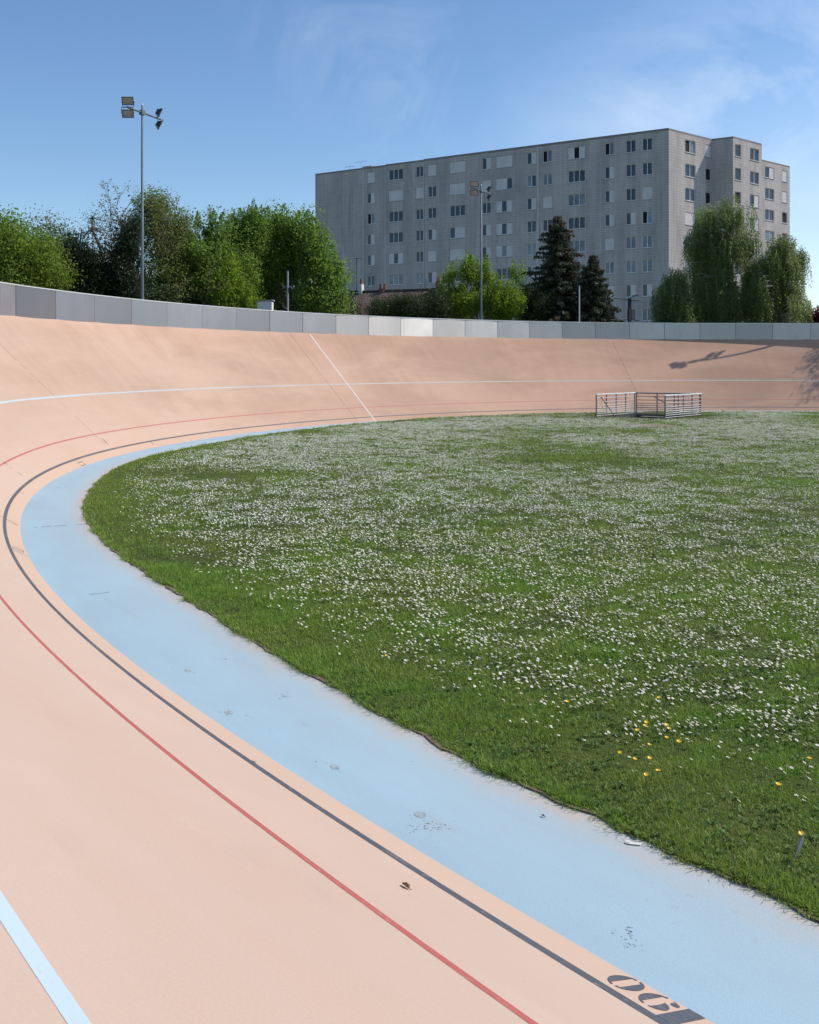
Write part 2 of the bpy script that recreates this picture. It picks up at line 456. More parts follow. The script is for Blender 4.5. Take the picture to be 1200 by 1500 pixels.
CTRL = [ (6.815,-2.259,2.3930,0.1915),(5.358,-0.889,2.3798,0.2261),(3.924,0.505,2.3600,0.2608),(2.522,1.931,2.3335,0.2955),(1.164,3.399,2.3004,0.3301),(-0.140,4.915,2.2608,0.3648),(-1.378,6.486,2.2155,0.3995),(-2.540,8.113,2.1659,0.4341),(-3.617,9.798,2.1118,0.4734),(-4.597,11.541,2.0533,0.5146),(-5.470,13.340,1.9904,0.5559),(-6.223,15.193,1.9233,0.5972),(-6.846,17.093,1.8521,0.6385),(-7.329,19.033,1.7768,0.6797),(-7.661,21.004,1.6976,0.7210),(-7.832,22.996,1.6143,0.7472),(-7.834,24.996,1.5307,0.7491),(-7.674,26.989,1.4508,0.7511),(-7.358,28.963,1.3746,0.7531),(-6.897,30.908,1.3019,0.7550),(-6.300,32.817,1.2329,0.7570),(-5.573,34.680,1.1652,0.7589),(-4.722,36.489,1.0966,0.7608),(-3.747,38.235,1.0270,0.7621),(-2.653,39.908,0.9564,0.7634),(-1.444,41.500,0.8849,0.7646),(-0.122,43.001,0.8125,0.7659),(1.305,44.401,0.7394,0.7672),(2.831,45.693,0.6655,0.7684),(4.449,46.868,0.5909,0.7697),(6.150,47.919,0.5155,0.7703),(7.926,48.837,0.4390,0.7706),(9.767,49.616,0.3611,0.7710),(11.664,50.248,0.2818,0.7714),(13.606,50.726,0.2010,0.7717),(15.579,51.046,0.1188,0.7721),(17.573,51.199,0.0361,0.7725),(19.572,51.189,-0.0462,0.7715),(21.564,51.015,-0.1282,0.7689),(23.534,50.679,-0.2098,0.7663),(25.472,50.184,-0.2910,0.7636),(27.362,49.533,-0.3714,0.7610),(29.195,48.734,-0.4505,0.7584),(30.959,47.794,-0.5284,0.7558),(32.646,46.720,-0.6050,0.7530),(34.247,45.522,-0.6803,0.7491),(35.753,44.208,-0.7542,0.7452) ]
# ------------------------------------------------------------------ velodrome: centre-line samples (x, y, heading, bank angle) every 2 m along the inner edge
def dense():
    c = np.array(CTRL); P = []
    step = 0.25
    x0, y0, h0, b0 = c[0]
    for k in range(int(44 / step), 0, -1):
        d = k * step; P.append((-d, x0 - d * math.cos(h0), y0 - d * math.sin(h0), h0, max(.13, b0 - d * .004)))
    for i in range(len(c) - 1):
        a, b = c[i], c[i + 1]
        for k in range(int(2 / step)):
            u = k * step / 2
            h00, h10, h01, h11 = 2*u**3-3*u*u+1, u**3-2*u*u+u, -2*u**3+3*u*u, u**3-u*u
            x = h00*a[0] + h10*2*math.cos(a[2]) + h01*b[0] + h11*2*math.cos(b[2])
            y = h00*a[1] + h10*2*math.sin(a[2]) + h01*b[1] + h11*2*math.sin(b[2])
            P.append((2*i + k*step, x, y, a[2] + (b[2]-a[2])*u, a[3] + (b[3]-a[3])*u))
    T = 2.0 * (len(c) - 1); x0, y0, h0, b0 = c[-1]
    for k in range(0, int(50 / step)):
        d = k * step; P.append((T + d, x0 + d*math.cos(h0), y0 + d*math.sin(h0), h0, max(.3, b0 - d*.012)))
    return np.array(P)
DN = dense()
T0, T1 = DN[0, 0], DN[-1, 0]
W, WH = 5.656, 0.96                       # width of the banked track, height of the barrier
def fr(t): return [float(np.interp(t, DN[:, 0], DN[:, k])) for k in (1, 2, 3, 4)]
def surf(t, s, lift=0.0):
    x, y, h, b = fr(t)
    nx, ny = -math.sin(h), math.cos(h)
    if s < 0: o, z = s, lift
    else: o, z = s*math.cos(b) - lift*math.sin(b), s*math.sin(b) + lift*math.cos(b)
    return Vector((x + nx*o, y + ny*o, z))
GE = np.array([(-60,.92),(8,.92),(9,.95),(10.5,.93),(12,1.01),(13.5,1.06),(15,1.11),(16,1.10),(17.2,1.07),(18.6,1.02),(20.5,.97),(22.4,.94),(24.8,.965),(27,.955),(29.5,.88),(32,.90),(35,1.08),(38,1.15),(44,1.0),(48,.70),(50,.52),(53,.30),(60,.25),(65,.70),(69,1.2),(76,1.4),(100,1.0),(200,1.0)])
def gedge(t): return float(np.interp(t, GE[:, 0], GE[:, 1]))
def strip(name, mat, t0, t1, s0, s1, lift, dt=.5, ns=1, smooth=True, uvf=None):
    mb = MB(); n = max(1, int(round((t1 - t0)/dt)))
    ts = [t0 + (t1 - t0)*i/n for i in range(n + 1)]
    f0 = s0 if callable(s0) else (lambda t: s0)
    f1 = s1 if callable(s1) else (lambda t: s1)
    G = []
    for t in ts:
        row = []
        for j in range(ns + 1):
            s = f0(t) + (f1(t) - f0(t))*j/ns
            row.append((surf(t, s, lift), (t, s) if uvf is None else uvf(t, s)))
        G.append(row)
    idx = {}
    for i in range(n + 1):
        for j in range(ns + 1):
            idx[i, j] = len(mb.v); mb.v.append(tuple(G[i][j][0]))
    for i in range(n):
        for j in range(ns):
            q = ((i, j), (i, j+1), (i+1, j+1), (i+1, j))
            mb.f.append(tuple(idx[k] for k in q)); mb.m.append(0); mb.uv.append([G[a][b][1] for a, b in q])
    o = mb.build(name, mat, smooth=smooth)
    # make normals face up
    me = o.data
    if sum(p.normal.z for p in me.polygons) < 0: me.flip_normals()
    return tag(o, kind='structure')
strip('track', M['track'], T0, T1, 0.0, W + .06, 0, .25, 16)
strip('blue_band', M['blue'], T0, T1, lambda t: -gedge(t) - .45, 0.0, 0, .25, 3, uvf=lambda t, s: (t, s + gedge(t)))
strip('black_line', M['black'], T0, 8.18 - .002, .226, .280, .0012, .25)
strip('black_line', M['black'], 8.18 - .002, T1, .226, .280, .0012, .25)
strip('red_line', M['red'], T0, T1, .826, .864, .0012, .25)
strip('light_blue_line', M['ltblue'], T0, T1, 2.283, 2.343, .0012, .25)

def mark(name, mat, polys, lift=.0018):
    mb = MB()
    for poly in polys: mb.face([surf(t, s, lift) for t, s in poly], 0, [(t, s) for t, s in poly])
    o = mb.build(name, mat)
    me = o.data
    if me.polygons and sum(p.normal.z for p in me.polygons) < 0: me.flip_normals()
    return tag(o, kind='structure')
# white finish line across the far bank
mark('finish_line', M['white'], [[(49.93 + .028*k, s0) for k in (-1, 1)] + [(49.93 + .028*k, s1) for k in (1, -1)] for s0, s1 in [(i*.4 + .0, i*.4 + .4) for i in range(14)]])
def joint(t, w, s0, s1, keep=1.0, mat='seam', name='joint_line', dl=.14):
    P, s = [], s0
    j = 0
    while s < s1:
        e = min(s1, s + dl)
        if rnd.random() < keep:
            a = (rnd.random() - .5)*w*.8; ww = w*(.6 + .8*rnd.random())
            P.append([(t + a - ww/2, s), (t + a + ww/2, s), (t + a + ww/2, e), (t + a - ww/2, e)])
        s = e
    mark(name, M[mat], P, .0014)
joint(48.78, .022, .05, W, 1.0)
joint(32.32, .018, .45, W, .75)
joint(32.5, .035, .42, .66, .9, 'crackm', 'crack', .06)
joint(25.5, .030, .42, .88, .8, 'crackm', 'crack', .06)
joint(25.45, .018, .9, W, .35)
joint(66.95, .03, .3, W, .8)
joint(20.9, .028, .03, .33, .8, 'weed', 'crack', .05)
joint(20.9, .045, .33, .5, .7, 'weed', 'crack', .05)
joint(20.75, .022, -.92, -.18, .72, 'crackm', 'crack', .045)
joint(25.6, .014, -.42, -.25, .9, 'crackm', 'crack', .05)
joint(16.0, .012, -.5, -.3, .7, 'crackm', 'crack', .05)
# surveyed tick marks between the black line and the inner edge (hairline rectangles and bars)
def hair(name, segs, w=.012):
    P = []
    for (ta, sa), (tb, sb) in segs:
        dt, ds = tb - ta, sb - sa; L = math.hypot(dt, ds); ut, us = -ds/L*w/2, dt/L*w/2
        P.append([(ta + ut, sa + us), (tb + ut, sb + us), (tb - ut, sb - us), (ta - ut, sa - us)])
    mark(name, M['seam'] if name == 'old_mark' else M['black'], P, .0014)
hair('distance_mark', [((18.40, .225), (18.40, .01)), ((18.52, .20), (18.52, .05)), ((18.64, .20), (18.64, .05)), ((18.76, .20), (18.76, .05)), ((18.52, .20), (18.60, .20)), ((18.64, .05), (18.76, .05))], .014)
hair('distance_mark', [((29.62, .225), (29.62, .02)), ((29.62, .14), (29.95, .14)), ((29.95, .14), (29.95, .03)), ((29.62, .03), (29.95, .03))], .018)
hair('distance_mark', [((24.05, .225), (24.05, .14))], .03)
hair('distance_mark', [((35.1, .225), (35.1, .10))], .03)
hair('distance_mark', [((10.98, .226), (10.98, .205))], .03)
# stencilled number beside the dark bar: thick crescents with a stencil gap
def crescent(tc, sc_, hw, hh, side, cut, n=22):
    """outer ellipse arc on one side, closed by a straight counter with thin hooks at both ends"""
    out = [(math.cos(R(a))*hw*side, math.sin(R(a))*hh) for a in np.linspace(-83, 83, n)]
    ac = math.degrees(math.acos(cut/.88)); hook = np.linspace(83, ac, 6)
    inn = [(.88*hw*math.cos(R(a))*side, .87*hh*math.sin(R(a))) for a in hook] + [(.88*hw*math.cos(R(a))*side, -.87*hh*math.sin(R(a))) for a in hook[::-1]]
    return [(tc - u, sc_ - v) for u, v in out + inn]
def numeral():
    P = []
    t0, t6, s0, hw, hh = 8.395, 8.255, .100, .060, .090
    P.append(crescent(t0, s0, hw, hh, -1, .36)); P.append(crescent(t0, s0, hw, hh, 1, .36))
    P.append(crescent(t6, s0, hw, hh, -1, .36))
    # lower right bowl of the 6
    bo = [(math.cos(R(a))*hw, -.030 + math.sin(R(a))*.058) for a in np.linspace(-80, 75, 16)]
    bi = [(.34*hw*(.4 + .6*math.cos(R(a))**.4), -.030 + math.sin(R(a))*.050) for a in np.linspace(75, -80, 16)]
    P.append([(t6 - u, s0 - v) for u, v in bo + bi])
    # ball terminal and its hairline
    P.append([(t6 - (.040 + .017*math.cos(a)), s0 - (.058 + .019*math.sin(a))) for a in np.linspace(0, 2*math.pi, 15)[:-1]])
    P.append([(t6 - u, s0 - v) for u, v in [(.016, .0885), (.030, .084), (.044, .076), (.053, .066), (.048, .064), (.040, .073), (.028, .080), (.016, .0845)]])
    mark('number_marking', M['black'], P)
numeral()
mark('distance_mark', M['black'], [[(8.182, .2255), (8.182, -.0), (8.112, -.0), (8.112, .2255)]])
# worn spots in the blue paint
def blob(t, s, rt, rs, n=14, k=.35, mat='patch', name='worn_patch', lift=.0014):
    p = [(t + rt*math.cos(a)*(1 + (rnd.random()-.5)*k), s + rs*math.sin(a)*(1 + (rnd.random()-.5)*k)) for a in np.linspace(0, 2*math.pi, n + 1)[:-1]]
    mark(name, M[mat], [p], lift)
for t, s, rt, rs in ((9.99, -.249, .040, .027), (10.78, -.235, .036, .024), (11.99, -.149, .042, .026), (13.01, -.278, .038, .024), (12.04, -.62, .03, .02), (13.12, -.65, .022, .014)):
    blob(t, s, rt, rs)
    for _ in range(6):
        q, tc, sc2 = rnd.uniform(.25, .8), t + rnd.uniform(-.15, .15), s + rnd.uniform(-.09, .09)
        mark('worn_patch', M['patch'], [[(tc + a*q, sc2 + b*q) for a, b in ((-.012, -.004), (.010, -.006), (.014, .004), (-.008, .005))]], .0016)
for t, s in ((8.62, -.22), (8.58, -.17), (9.90, -.14), (9.86, -.20), (9.83, -.25)):
    mark('worn_patch', M['patch'], [[(a + rnd.uniform(-.006, .006), b + rnd.uniform(-.004, .004)) for a, b in ((ta, sb), (ta + w_, sb - .002), (ta + w_, sb + .005), (ta, sb + .004))]
         for _ in range(14) for ta, sb, w_ in [(t + rnd.gauss(0, .035), s + rnd.gauss(0, .028), rnd.uniform(.003, .010))]], .0016)
# ------------------------------------------------------------------ barrier of sheet-metal panels on top of the bank
JT = [34.61, 36.49, 38.38, 40.25, 42.11, 43.98, 45.85, 47.72, 49.58, 51.47, 53.34, 55.17, 57.01, 58.84, 60.68, 62.46, 64.28, 66.11, 67.94, 69.77, 71.6, 73.39, 75.2, 77.02]
while JT[0] > 20: JT.insert(0, JT[0] - 1.88)
while JT[-1] < 98: JT.append(JT[-1] + 1.85)
def top(t, off=0.0, dz=0.0):
    x, y, h, b = fr(t); o = W*math.cos(b) + off
    return Vector((x - math.sin(h)*o, y + math.cos(h)*o, W*math.sin(b) + dz))
base = top(52)
wall = empty('track_barrier', base, 'long curved barrier of grey metal sheet panels along the top of the banked track', 'barrier')
YAW = {}
for a, b in zip(JT, JT[1:]):
    A, B = top(a, .035), top(b, .035)
    d = (B - A); d.z = 0; L = d.length; d.normalize(); nrm = Vector((-d.y, d.x, 0))
    yaw = YAW.get(round(a, 2), rnd.uniform(-.006, .006))
    dv = (d + nrm*math.tan(yaw)).normalized(); nv = Vector((-dv.y, dv.x, 0))
    lean = nv*rnd.uniform(-.004, .004)
    mid = (A + B)/2; hl = L/2 - .012
    za, zb = A.z - .01, B.z - .01
    mb = MB()
    c = [mid - dv*hl, mid + dv*hl]
    q = []
    for (p, z) in ((c[0], za), (c[1], zb)):
        for zz in (z, z + WH): q.append(Vector((p.x, p.y, zz)) + (lean if zz > z else Vector((0, 0, 0))))
    th = nv*.02
    a0, a1, b0, b1 = q
    uv = [(a, 0), (a + L, 0), (a + L, WH), (a, WH)]
    mb.face([a0, a1, b1, b0], 0, [(a, 0), (a, WH), (a + L, WH), (a + L, 0)])
    mb.face([a0 + th, b0 + th, b1 + th, a1 + th], 0, [(a, 0), (a + L, 0), (a + L, WH), (a, WH)])
    for u, v in ((a0, b0), (b0, b1), (b1, a1), (a1, a0)): mb.face([u, v, v + th, u + th], 0, [(a, 0), (a + L, 0), (a + L, .02), (a, .02)])
    o = mb.build('panel', M['panel'], wall)
    me = o.data
    if me.polygons[0].normal.dot(-nv) < 0: me.flip_normals()
    pb = MB(); P0 = top(a, .085)
    pb.box((P0.x, P0.y, P0.z + WH/2 - .1), d*.022, nrm*.022, (0, 0, WH/2 + .08))
    pb.build('post', M['galvpole'], wall)
mb = MB()
n = int((JT[-1] - JT[0])/.45)
prev = None
for i in range(n + 1):
    t = JT[0] + (JT[-1] - JT[0])*i/n
    ring = [top(t, o, WH + z) for o, z in ((.012, -.008), (.012, .022), (.10, .022), (.10, -.008))]
    if prev:
        for k in range(4): mb.face([prev[k], prev[(k+1) % 4], ring[(k+1) % 4], ring[k]])
    prev = ring
mb.build('top_rail', M['alu'], wall)
# embankment behind the barrier
mb = MB(); prev = None
for i in range(int((T1 - T0)/1.0) + 1):
    t = T0 + i
    x, y, h, b = fr(t)
    def q(o, z): o = W*math.cos(b) + o; return Vector((x - math.sin(h)*o, y + math.cos(h)*o, z))
    zt = W*math.sin(b)
    ring = [q(.03, zt - .03), q(.16, zt - .03), q(2.3, zt - .12), q(2.3 + zt*1.5, -.32)]
    if prev:
        for k in range(3): mb.face([prev[k], ring[k], ring[k+1], prev[k+1]], 0 if k else 1)
    prev = ring
o = mb.build('embankment', [M['ground'], M['conc']]); tag(o, kind='structure')

# ------------------------------------------------------------------ lawn with a sunken access pit, outer ground
LN, LF, RF = Vector((8.80, 44.5, 0)), Vector((11.30, 47.4, 0)), Vector((14.10, 45.8, 0))
RN = Vector((11.60, 42.9, 0))
cen = (LN + LF + RF + RN)/4
pit = [cen + (p - cen)*.90 for p in (LN, LF, RF, RN)]
pit[0] = pit[0] + (pit[1] - pit[0])*.08; pit[3] = pit[3] + (pit[2] - pit[3])*.08
tt = np.arange(T0, T1 - .1, .2)
EDGE = []
for t in tt:
    x, y, h, b = fr(t); o = -gedge(t) + .022*math.sin(t*5.1) + .020*math.sin(t*13.7 + 1) + .016*math.sin(t*31.3 + 2) + rnd.uniform(-.018, .018)
    EDGE.append((x - math.sin(h)*o, y + math.cos(h)*o))
EDGE = np.array(EDGE)
def poly_sheet(name, outer, hole, z, mat):
    vs = [Vector((p[0], p[1])) for p in outer] + [Vector((p[0], p[1])) for p in hole]
    n, k = len(outer), len(hole)
    ed = [(i, (i+1) % n) for i in range(n)] + [(n + i, n + (i+1) % k) for i in range(k)]
    r = delaunay_2d_cdt(vs, ed, [], 1, 1e-5)
    V, Fc = r[0], r[2]
    hp = np.array([(p[0], p[1]) for p in hole])
    ok = []
    for f in Fc:
        c = sum((V[i] for i in f), Vector((0, 0)))/len(f)
        if not in_poly(np.array([[c.x, c.y]]), hp)[0]: ok.append(f)
    mb = MB(); mb.v = [(v.x, v.y, z) for v in V]; mb.f = [tuple(f) for f in ok]; mb.m = [0]*len(ok); mb.uv = [[(0, 0)]*len(f) for f in ok]
    o = mb.build(name, mat)
    if o.data.polygons[0].normal.z < 0: o.data.flip_normals()
    return tag(o, kind='structure')
def in_poly(P, poly):
    x, y = P[:, 0], P[:, 1]; r = np.zeros(len(P), bool); j = len(poly) - 1
    for i in range(len(poly)):
        xi, yi, xj, yj = poly[i, 0], poly[i, 1], poly[j, 0], poly[j, 1]
        if yi != yj:
            r ^= ((yi > y) != (yj > y)) & (x < (xj - xi)*(y - yi)/(yj - yi) + xi)
        j = i
    return r
PIT = np.array([(p.x, p.y) for p in pit])
strip('soil_edge', M['soil'], -30, 100, lambda t: -gedge(t) - .10, lambda t: -gedge(t) + .012 + .016*math.sin(t*7.3) + .014*math.sin(t*17.9), .010, .12)
poly_sheet('lawn', EDGE, pit, .012, M['lawn'])
poly_sheet('ground', [(-3000, -3000), (3000, -3000), (3000, 3000), (-3000, 3000)], pit, -.35, M['ground'])
mb = MB()
for a, b in zip(pit, pit[1:] + pit[:1]): mb.face([(a.x, a.y, .02), (b.x, b.y, .02), (b.x, b.y, -2.2), (a.x, a.y, -2.2)])
mb.face([(p.x, p.y, -2.2) for p in pit])
tag(mb.build('access_pit', M['pit']), kind='structure')
# ------------------------------------------------------------------ grass blades and daisies
def vnoise(x, y, scale, seed):
    x = np.asarray(x)/scale; y = np.asarray(y)/scale
    xi, yi = np.floor(x).astype(np.int64), np.floor(y).astype(np.int64); fx, fy = x - xi, y - yi
    fx = fx*fx*(3 - 2*fx); fy = fy*fy*(3 - 2*fy)
    def hsh(a, b):
        n = (a*374761393 + b*668265263 + seed*974711) & 0x7fffffff
        n = ((n ^ (n >> 13))*1274126177) & 0x7fffffff
        return ((n ^ (n >> 16)) & 0xffff)/65535.0
    return (hsh(xi, yi)*(1-fx) + hsh(xi+1, yi)*fx)*(1-fy) + (hsh(xi, yi+1)*(1-fx) + hsh(xi+1, yi+1)*fx)*fy
def fbm(x, y, scale, seed, o=4):
    r, a, s = 0, .5, 0
    for k in range(o): r = r + a*vnoise(x, y, scale/2**k, seed + k); s += a; a *= .55
    return r/s
def ring_pts(r0, r1, dens, half=.52):
    n = int(dens*half*(r1*r1 - r0*r0))
    r = np.sqrt(rng.uniform(r0*r0, r1*r1, n)); a = rng.uniform(-half, half, n)
    return np.stack([r*np.sin(a), r*np.cos(a)], 1)
LOOP = EDGE
_c = PIT.mean(0); PITM = _c + (PIT - _c)*1.16
def inside(P): return P[in_poly(P, LOOP) & ~in_poly(P, PITM)]
VE = EDGE[(EDGE[:, 1] > -2) & (EDGE[:, 0] < 40)]
def edge_dist(P):
    out = np.empty(len(P))
    for i in range(0, len(P), 4000): out[i:i+4000] = np.sqrt(((P[i:i+4000, None] - VE[None])**2).sum(2).min(1))
    return out
def blades(P, h, w, lean, az=None, segs=2):
    n = len(P); az = rng.uniform(0, 2*np.pi, n) if az is None else az
    ca, sa = np.cos(az), np.sin(az)
    face = az + np.pi/2 + rng.normal(0, .5, n); wx, wy = np.cos(face)*w/2, np.sin(face)*w/2
    z0 = np.full(n, .008)
    if segs == 2:
        m = .55
        V = np.empty((n, 5, 3), np.float32)
        mx, my = P[:, 0] + ca*h*lean*.30, P[:, 1] + sa*h*lean*.30
        tx, ty = P[:, 0] + ca*h*lean, P[:, 1] + sa*h*lean
        tz = h*np.sqrt(np.maximum(.06, 1 - np.minimum(lean, 1.0)**2*.85)); mz = tz*m + h*.06
        V[:, 0] = np.stack([P[:, 0] - wx, P[:, 1] - wy, z0], 1); V[:, 1] = np.stack([P[:, 0] + wx, P[:, 1] + wy, z0], 1)
        V[:, 2] = np.stack([mx - wx*.8, my - wy*.8, mz], 1); V[:, 3] = np.stack([mx + wx*.8, my + wy*.8, mz], 1)
        V[:, 4] = np.stack([tx, ty, tz], 1)
        b = (np.arange(n)*5)[:, None, None]
        Fc = b + np.array([[0, 1, 3], [0, 3, 2], [2, 3, 4]])[None]
        return V.reshape(-1, 3), Fc.reshape(-1, 3)
    V = np.empty((n, 3, 3), np.float32)
    V[:, 0] = np.stack([P[:, 0] - wx, P[:, 1] - wy, z0], 1); V[:, 1] = np.stack([P[:, 0] + wx, P[:, 1] + wy, z0], 1)
    V[:, 2] = np.stack([P[:, 0] + ca*h*lean, P[:, 1] + sa*h*lean, h*np.sqrt(np.maximum(.1, 1 - lean**2*.8))], 1)
    return V.reshape(-1, 3), np.arange(n*3).reshape(n, 3)
def tufty(P, frac=.55, k=9, r=.022):
    n = len(P); m = int(n*frac); c = P[rng.integers(0, n, max(1, m//k))]
    Q = c[rng.integers(0, len(c), m)] + rng.normal(0, r, (m, 2))
    return np.concatenate([P[:n - m], Q])
parts = []
def hscale(P):
    g = fbm(P[:, 0], P[:, 1], 1.3, 5); g2 = fbm(P[:, 0], P[:, 1], .28, 9, 2)
    return .55 + .65*np.clip((g - .3)/.4, 0, 1) + .65*np.clip((g2 - .45)/.3, 0, 1)
for r0, r1, dens, hh, ww, sg in ((3.2, 7, 30000, .036, .0036, 2), (7, 12, 12500, .040, .0048, 2), (12, 22, 3200, .044, .0085, 1), (22, 36, 900, .060, .016, 1), (36, 58, 340, .064, .030, 1)):
    P = inside(tufty(ring_pts(r0, r1, dens)))
    h = hh*hscale(P)*rng.uniform(.6, 1.3, len(P)); ln = np.clip(np.abs(rng.normal(.78, .45, len(P))), .05, 1.4)
    pd = np.hypot(P[:, 0] - PIT[:, 0].mean(), P[:, 1] - PIT[:, 1].mean()); h = h*np.clip((pd - 1.2)/4.5, .22, 1); parts.append(blades(P, h, ww*rng.uniform(.6, 1.4, len(P)), ln, None, sg))
# ragged fringe that hangs over the blue band
ed = [];
for t in np.arange(-2, 96, .004):
    x, y = float(np.interp(t, tt, EDGE[:, 0])), float(np.interp(t, tt, EDGE[:, 1])); d = math.hypot(x, y)
    if y < 1 or rnd.random() > min(1, 9/d) : continue
    hd = float(np.interp(t, DN[:, 0], DN[:, 3]))
    for _ in range(5 if d < 9 else (3 if d < 16 else 1)):
        o = rnd.gauss(-.045, .045); big = vnoise(np.array([t*3.1]), np.array([2.2]), 1.0, 3)[0]
        ed.append((x - math.sin(hd)*o, y + math.cos(hd)*o, hd + math.pi/2 + rnd.gauss(0, 1.2), .022 + .036*big*rnd.random() + .014*rnd.random(), max(.0042, .00062*d)))
ed = np.array(ed)
parts.append(blades(ed[:, :2], ed[:, 3], ed[:, 4], np.clip(rng.normal(.75, .25, len(ed)), .2, 1.05), ed[:, 2], 2))
def merge(parts):
    V, Fc, o = [], [], 0
    for v, f in parts: V.append(v); Fc.append(f + o); o += len(v)
    return np.concatenate(V), np.concatenate(Fc)
V, Fc = merge(parts)
tag(np_mesh('grass', V, Fc, 3, M['grass']), kind='stuff')
# broad-leaved weeds and clover between the blades
P = inside(np.concatenate([ring_pts(3.2, 8, 330), ring_pts(8, 16, 90)]))
P = P[fbm(P[:, 0], P[:, 1], .8, 31) > .44]
Q = []; tn = []
for p in P:
    k = rnd.randint(4, 8); a0 = rnd.random()*6.28; s = rnd.uniform(.010, .027)
    tone = rnd.random()
    for j in range(k):
        a = a0 + j*6.28/k + rnd.gauss(0, .2); l = s*rnd.uniform(.7, 1.2); w = l*.30; z = rnd.uniform(.018, .042)
        c, s_ = math.cos(a), math.sin(a)
        Q += [(p[0], p[1], z*.5), (p[0] + c*l*.55 - s_*w, p[1] + s_*l*.55 + c*w, z), (p[0] + c*l, p[1] + s_*l, z*.8), (p[0] + c*l*.55 + s_*w, p[1] + s_*l*.55 - c*w, z*1.05)]
        tn.append(tone)
tag(np_mesh('weeds', np.array(Q), np.arange(len(Q)).reshape(-1, 4), 4, M['clover'], tn), kind='stuff')

def daisy_points(r0, r1, dens, cut=0.0):
    P = inside(ring_pts(r0, r1, dens, .50)); d = edge_dist(P)
    g = fbm(P[:, 0]*1.0, P[:, 1], 3.4, 77, 5); g2 = fbm(P[:, 0], P[:, 1], .55, 15, 3)
    g3 = fbm(P[:, 0], P[:, 1], .22, 44, 2); p = np.clip((g - .17 - cut)/.32, 0, 1)**1.1*np.clip((g2 - .16)/.34, 0, 1)*np.clip((g3 - .26)/.34, 0, 1)*1.5
    p = p*np.clip((d - .30 - .5*(g2 - .3))/1.3, 0, 1)
    near = np.clip((np.hypot(P[:, 0], P[:, 1]) - 4.9)/2.3, 0.02, 1)
    pd = np.hypot(P[:, 0] - PIT[:, 0].mean(), P[:, 1] - PIT[:, 1].mean()); near = near*np.clip((pd - 2.6)/3.0, 0, 1)
    return P[rng.random(len(P)) < p*near]
D1 = np.concatenate([daisy_points(3.5, 14, 620)]); D2 = daisy_points(14, 28, 620, .03); D3 = daisy_points(28, 60, 560, .09)
def daisy_mesh(P, r, n, zlo, zhi, cup):
    k = len(P); z = rng.uniform(zlo, zhi, k); R_ = r*rng.uniform(.75, 1.2, k)
    sx = .42*.98 + rng.normal(0, .30, k); sy = .42*.2 + rng.normal(0, .30, k)
    nz = np.stack([sx, sy, np.ones(k)], 1); nz /= np.linalg.norm(nz, axis=1)[:, None]
    a = np.cross(nz, np.array([0, 1., 0])); a /= np.linalg.norm(a, axis=1)[:, None]; b = np.cross(nz, a)
    c = np.stack([P[:, 0], P[:, 1], z], 1)
    V = np.empty((k, n + 1, 3)); V[:, 0] = c - nz*R_[:, None]*cup
    for j in range(n):
        t = 2*np.pi*j/n; q = R_*rng.uniform(.85, 1.1, k)
        V[:, j + 1] = c + a*(q*np.cos(t))[:, None] + b*(q*np.sin(t))[:, None]
    Fc = np.array([[0, 1 + j, 1 + (j + 1) % n] for j in range(n)])[None] + (np.arange(k)*(n + 1))[:, None, None]
    return V.reshape(-1, 3), Fc.reshape(-1, 3), c, nz, a, b
ds = np.hypot(D1[:, 0], D1[:, 1]); ang = np.abs(D1[:, 0]/D1[:, 1])
vis = ang < .43
order = np.argsort(np.where(vis, ds, 1e9)); near_i, rest = order[:300], order[300:]
# the nearest ones one by one: ring of petals, yellow eye, stem
def one_daisy(seed):
    r = random.Random(seed); mb = MB(); tl = Vector((.38 + r.gauss(0, .15), .1 + r.gauss(0, .15), 1)).normalized()
    a = tl.cross(Vector((0, 1, 0))).normalized(); b = tl.cross(a); h = r.uniform(.042, .068); c = Vector((tl.x*.02, tl.y*.02, h))
    k = 13
    for j in range(k):
        t = 6.283*j/k + r.gauss(0, .05); L = r.uniform(.0105, .0130); d = a*math.cos(t) + b*math.sin(t); s = b*math.cos(t) - a*math.sin(t)
        up = tl*r.uniform(-.001, .003)
        mb.face([c + d*.003 - s*.0012, c + d*L*.75 - s*.0031 + up, c + d*L + up, c + d*L*.75 + s*.0031 + up, c + d*.003 + s*.0012], 0)
    for ring in ((.0042, .0008, .0028, .0022), ):
        r0, z0, r1, z1 = ring; n = 8
        A = [c + (a*math.cos(6.283*j/n) + b*math.sin(6.283*j/n))*r0 + tl*z0 for j in range(n)]
        B = [c + (a*math.cos(6.283*j/n) + b*math.sin(6.283*j/n))*r1 + tl*z1 for j in range(n)]
        for j in range(n): mb.face([A[j], A[(j+1) % n], B[(j+1) % n], B[j]], 1)
        mb.face(B, 1)
    mb.tube([(0, 0, 0), (tl.x*.004, tl.y*.004, h*.6), c], .0009, 4, 2)
    return mb
protos = []
DL = 'small white daisy in the short grass, among those nearest the blue band and the camera'
for k in range(6):
    o = one_daisy(k).build('daisy', [M['petal'], M['yellow'], M['stem']]); tag(o, DL, 'daisy', 'white daisies nearest the camera'); protos.append(o)
for k, i in enumerate(near_i):
    if k < 6: o = protos[k]
    else: o = protos[k % 6].copy(); COL.objects.link(o)
    o.location = (D1[i, 0], D1[i, 1], .008); o.rotation_euler = (0, 0, rnd.uniform(-.5, .5)); s = rnd.uniform(.85, 1.15); o.scale = (s, s, s)
R1 = D1[rest]
v1 = daisy_mesh(R1, .0113, 7, .042, .072, .10); v2 = daisy_mesh(D2, .0123, 5, .055, .090, .2); v3 = daisy_mesh(D3, .0146, 4, .06, .095, .3)
V, Fc = merge([v1[:2], v2[:2], v3[:2]]); mi = np.zeros(len(Fc), int)
c, nz, a, b = v1[2:]
